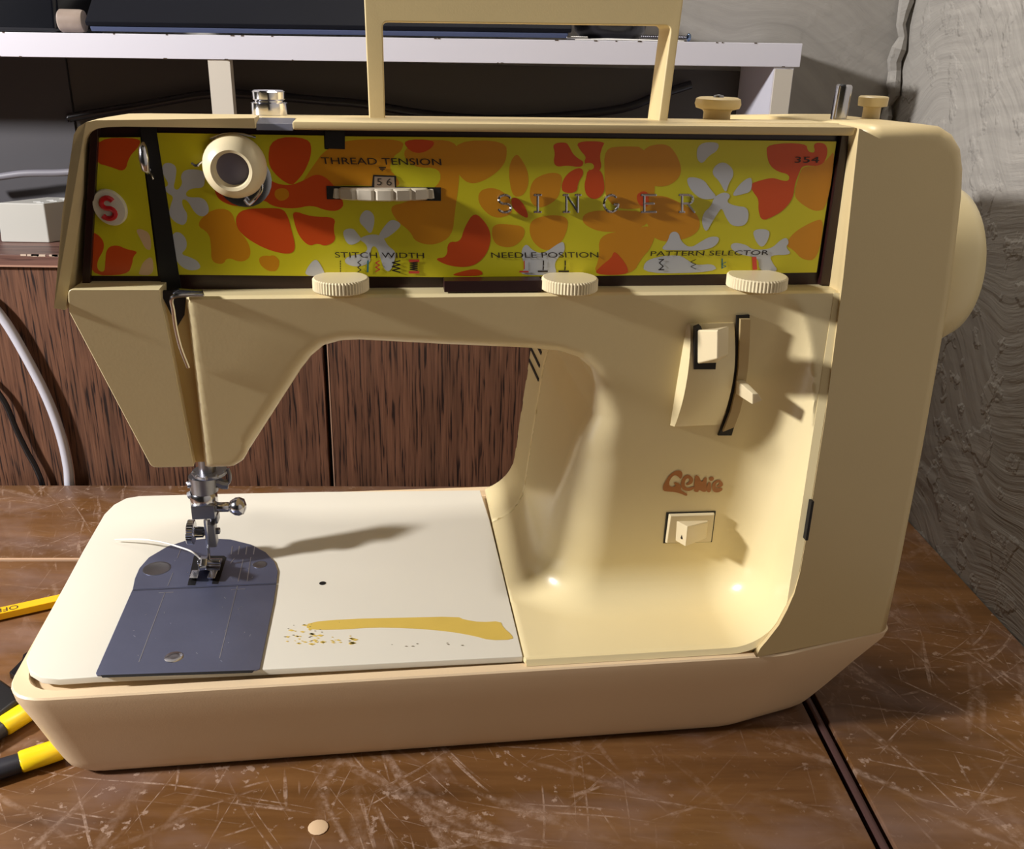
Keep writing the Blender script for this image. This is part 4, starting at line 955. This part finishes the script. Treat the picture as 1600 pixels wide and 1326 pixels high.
# dark round object at the right of the laptop
a = rp(952, 60, 700); bm = N(); lathe(bm, [(12, 0), (20, 1.5), (24, 6), (25, 14), (20, 18), (2, 20)], (a[0], 700, zl(60)+.3), n=40)
tag(finish('black_bowl', bm, mat('black_gloss', (16, 14, 18), .25), room=True), 'black rounded bowl-like object on the shelf to the right of the laptop', 'bowl')
def screw(px_, py_, y, L, hd, lab):
    q = Vector(rp(px_, py_, y)); q.z = zl(q.x)+2.8
    t = thing('screw', lab, 'screw', rw((q.x, y, zl(q.x))), 0, None)
    bm = N(); prof = []
    n_ = 18
    for k in range(n_+1): prof.append((1.25 if k % 2 else .85, -L+L*k/n_))
    lathe(bm, prof, q, (1, 0, 0), 12); finish('screw_shaft', bm, mat('dark_screw_steel', (90, 88, 92), .35, 1), t, 60, room=True)
    bm = N(); lathe(bm, [(1, 0), (2.5, .6), (2.7, 1.6), (2.0, 2.6), (.3, 3)], q, (1, 0, 0), 20); finish('screw_head', bm, mat('blue_zinc_steel', hd, .25, 1), t, 50, room=True)
screw(1029, 57, 676, 12, (200, 196, 190), 'bright-headed screw lying left of the handle leg')
screw(1073, 57, 682, 10, (120, 140, 170), 'bluish zinc screw lying right of the handle leg')
q = rp(916, 60, 680); bm = N(); prof = [(1.2 if k % 2 else .8, -12+14*k/20) for k in range(21)]; 
lathe(bm, prof, (q[0]-2, 671, zl(q[0])+1.4), (1, 0, 0), 10); tag(finish('screw', bm, mat('shaft_steel', (170, 168, 165), .3, 1), room=True, ang=60), 'headless-looking threaded screw shaft lying in front of the black bowl', 'screw')
bm = N(); xs_ = [rp(x, 64, 666)[0] for x in (898, 950, 1000, 1068)]
slab(bm, [(xs_[0], 664, zl(xs_[0])+.2), (xs_[1], 664, zl(xs_[1])+.3), (xs_[2], 664.5, zl(xs_[2])+.3), (xs_[3], 664, zl(xs_[3])+.2), (xs_[3]-3, 670, zl(xs_[3])+.4), (xs_[2]-4, 673, zl(xs_[2])+.5), (xs_[1], 671, zl(xs_[1])+1), (xs_[0]+5, 672, zl(xs_[0])+.4)], (0, 0, .5))
tag(finish('paper_scrap', bm, mat('white_paper', (236, 234, 230), .8), room=True), 'thin torn strip of white paper on the shelf edge', 'paper')

# power strip on the cabinet ------------------------------------
GP = mat('light_grey_plastic', (186, 184, 176), .45)
ZS = 115.2
yp = rz(77, 379, ZS)[1]
PS = thing('power_strip', 'light grey multi-socket power strip on the cabinet top', 'power strip', rw((rp(77, 379, yp)[0], yp, ZS)))
A_ = Vector((rp(77, 379, yp)[0], yp, ZS)); B_ = Vector((rp(1, 372, yp)[0], yp, ZS)); dirb = Vector((24, 741-yp, 0))
zt3 = rp(68, 318, yp+1)[2]; bm = N()
tA = Vector((rp(67, 318, yp)[0], yp+1, zt3)); tB = Vector((rp(-8, 310, yp)[0], yp+1, zt3))
hexa(bm, [B_, A_, A_+dirb, B_+dirb, tB, tA, tA+dirb, tB+dirb])
label(finish('housing', bm, GP, PS, bevel=.8, room=True), 'light grey socket housing')
bm = N()
SOC = mat('socket_dark', (230, 230, 226), .4)
for k in range(6):
    bx_ = tA*.62+tB*.38+dirb*(.1+.13*k)+Vector((0 if k % 2 else 7, 0, .05)); slab(bm, [bx_+Vector((-2.6, -1, 0)), bx_+Vector((2.6, -.6, 0)), bx_+Vector((.8, 2.2, 0))], (0, 0, .25))
label(finish('socket_hole', bm, SOC, PS, merge=False, room=True), 'small pale socket marks'); 
# cables
def cable(name, pts, r_, m, lab, n=8):
    bm = N(); tube(bm, spline(pts, 8), r_, n); return tag(finish(name, bm, m, room=True, ang=80), lab, 'cable')
WC = mat('white_cable_sheath', (196, 196, 206), .4); BC = mat('black_cable_sheath', (18, 17, 20), .35)
YB = 666.8
cable('white_cable', [rp(-60, 440, YB), rp(-20, 470, YB), rp(10, 505, YB), rp(45, 565, YB), rp(75, 625, YB), rp(95, 680, YB), rp(106, 730, YB), (rp(107, 756, YB)[0], YB, -70), (rp(107, 756, YB)[0]-2, YB, -150), (rp(107, 756, YB)[0]-8, YB, -240)], 3.5, WC, 'thick white cable hanging in front of the cabinet door')
cable('black_cable', [rp(-60, 560, YB), rp(-15, 600, YB), rp(8, 630, YB), rp(25, 670, YB), rp(42, 705, YB), rp(58, 735, YB), (rp(66, 752, YB)[0], YB, -70), (rp(70, 752, YB)[0], YB, -150), (rp(66, 752, YB)[0], YB, -240)], 2.1, BC, 'thin twisted black cable left of the white cable')
cable('grey_cable', [(rp(-50, 278, 725)[0], 725, rp(0, 276, 725)[2]-3), rp(0, 276, 725), rp(40, 271, 725), rp(90, 270, 725), rp(140, 268, 725), rp(190, 275, 725)], 2.6, mat('grey_cable_sheath', (120, 118, 126), .5), 'dull grey cable curving behind the power strip')
cable('black_cable', [rp(108, 185, 738), rp(118, 182, 738), rp(220, 165, 738), rp(330, 147, 740), rp(420, 150, 740), rp(500, 157, 738), rp(570, 163, 738), rp(680, 180, 738), rp(800, 186, 738), rp(960, 172, 738), rp(1030, 148, 738), rp(1080, 132, 738)], 3.0, BC, 'thick black cable running along the wall under the shelf')

# pencil --------------------------------------------------------
def tz(x, y, h=0): return Vector(rz(x, y, TZ+h))
PY = mat('pencil_yellow', (240, 186, 16), .3); 
a, b_ = tz(-60, 972, 3.6), tz(150, 925, 3.6); d = (b_-a).normalized(); n_ = Vector((-d.y, d.x, 0))
Pn = thing('pencil', 'yellow hexagonal pencil lying on the table left of the sewing machine', 'pencil', rw((a.x, a.y, TZ)))
def hexrod(bm, a, b, r0, r1):
    rings = []
    for c_, rr in ((a, r0), (b, r1)):
        rings.append([c_+n_*rr*math.cos(R_(60*k+30))+Vector((0, 0, 1))*rr*math.sin(R_(60*k+30)) for k in range(6)])
    loft(bm, rings)
RP = 4.1
bm = N(); hexrod(bm, a, b_, RP, RP); finish('pencil_body', bm, PY, Pn, 20, bevel=.25, room=True)
bm = N(); hexrod(bm, a-d*18, a, .6, RP*.98); label(finish('sharpened_cone', bm, mat('bare_wood', (214, 170, 120), .6), Pn, 20, room=True), 'bare wood cone')
bm = N(); hexrod(bm, a-d*22, a-d*17.5, .1, .7); label(finish('pencil_lead', bm, BLACK, Pn, 20, room=True), 'graphite tip')
bm = N(); P0 = Vector(rz(29, 950, TZ+7)); s0 = (P0-a).dot(d); up = Vector((0, 0, 1))
fn_ = n_*-.5+up*.866; fe_ = n_*.866+up*.5
put_text(bm, 'OFFICE', lambda u_, v_: a+d*(s0-u_*21)-n_*(.433*RP)+up*(.75*RP)+fn_*.12+fe_*((.5-v_)*2.5))
label(finish('stamped_lettering', bm, INK, Pn, merge=False, room=True), 'black stamped letters')

# pliers handles ------------------------------------------------
YEL = mat('yellow_grip_vinyl', (246, 212, 20), .35, bump=.25, bscale=60, vary=.06); BLK = mat('black_grip_vinyl', (34, 34, 44), .4)
Pl = thing('pliers', 'yellow and black handled pliers lying left of the sewing machine base', 'pliers', rw(tz(30, 1160)))
def grip(bm, A, B, w0, w1, h):
    d = (B-A).normalized(); nv = Vector((-d.y, d.x, 0)); rings = []
    for t, s in ((0, .8), (.06, 1), (.5, 1.03), (.94, 1), (1, .85)):
        c_ = A+(B-A)*t; wd = (w0+(w1-w0)*t)*s
        rings.append([c_+nv*wd*math.cos(k*math.pi/6)*1.0+Vector((0, 0, h*(1+.9*math.sin(k*math.pi/6)))) for k in range(12)])
    loft(bm, rings)
for (A, B, C_) in ((tz(-75, 1182, 5), tz(2, 1137, 5), tz(56, 1103, 5)), (tz(-70, 1222, 5), tz(31, 1191, 5), tz(98, 1169, 5))):
    A, B, C_ = [Vector((v.x, v.y, TZ+.2)) for v in (A, B, C_)]
    bm = N(); grip(bm, B, C_, 6.2, 6.2, 5.0); label(finish('yellow_sleeve', bm, YEL, Pl, 50, room=True), 'yellow vinyl sleeve')
    bm = N(); grip(bm, A, B+(C_-B)*.04, 5.8, 5.6, 4.6); label(finish('black_grip', bm, BLK, Pl, 50, room=True), 'black rubber grip end')
# black tool case and clip
bm = N(); q = [tz(x, y, 10) for x, y in ((-60, 1075), (-10, 1122), (29, 1092), (22, 1074), (0, 1058), (-40, 1055))]; slab(bm, [(v.x, v.y, TZ+.1) for v in q], (0, 0, 10))
tag(finish('black_tool', bm, mat('black_tool_plastic', (22, 22, 24), .35), None, 35, bevel=2.2, seg=3, room=True), 'chunky black plastic tool end above the upper pliers handle', 'tool')
bm = N(); q = [tz(x, y, 4) for x, y in ((14, 1050), (28, 1060), (42, 1058), (56, 1006), (48, 1014), (36, 1022), (34, 1030))]; slab(bm, [(v.x, v.y, TZ+.1) for v in q], (0, 0, 4))
CL = tag(finish('black_clip', bm, mat('black_clip_metal', (26, 24, 28), .25, .4), None, 30, bevel=.5, room=True), 'small black metal clip beside the front left corner of the machine', 'clip')
# crumbs
bm = N(); c_ = tz(497, 1293); lathe(bm, [(4.2, 0), (4.4, .4), (3.5, .7), (.5, .8)], (c_.x, c_.y, TZ), n=14); tag(finish('paint_fleck', bm, mat('pale_fleck', (222, 190, 150), .7), room=True), 'pale round fleck on the table at the bottom of the picture', 'fleck')
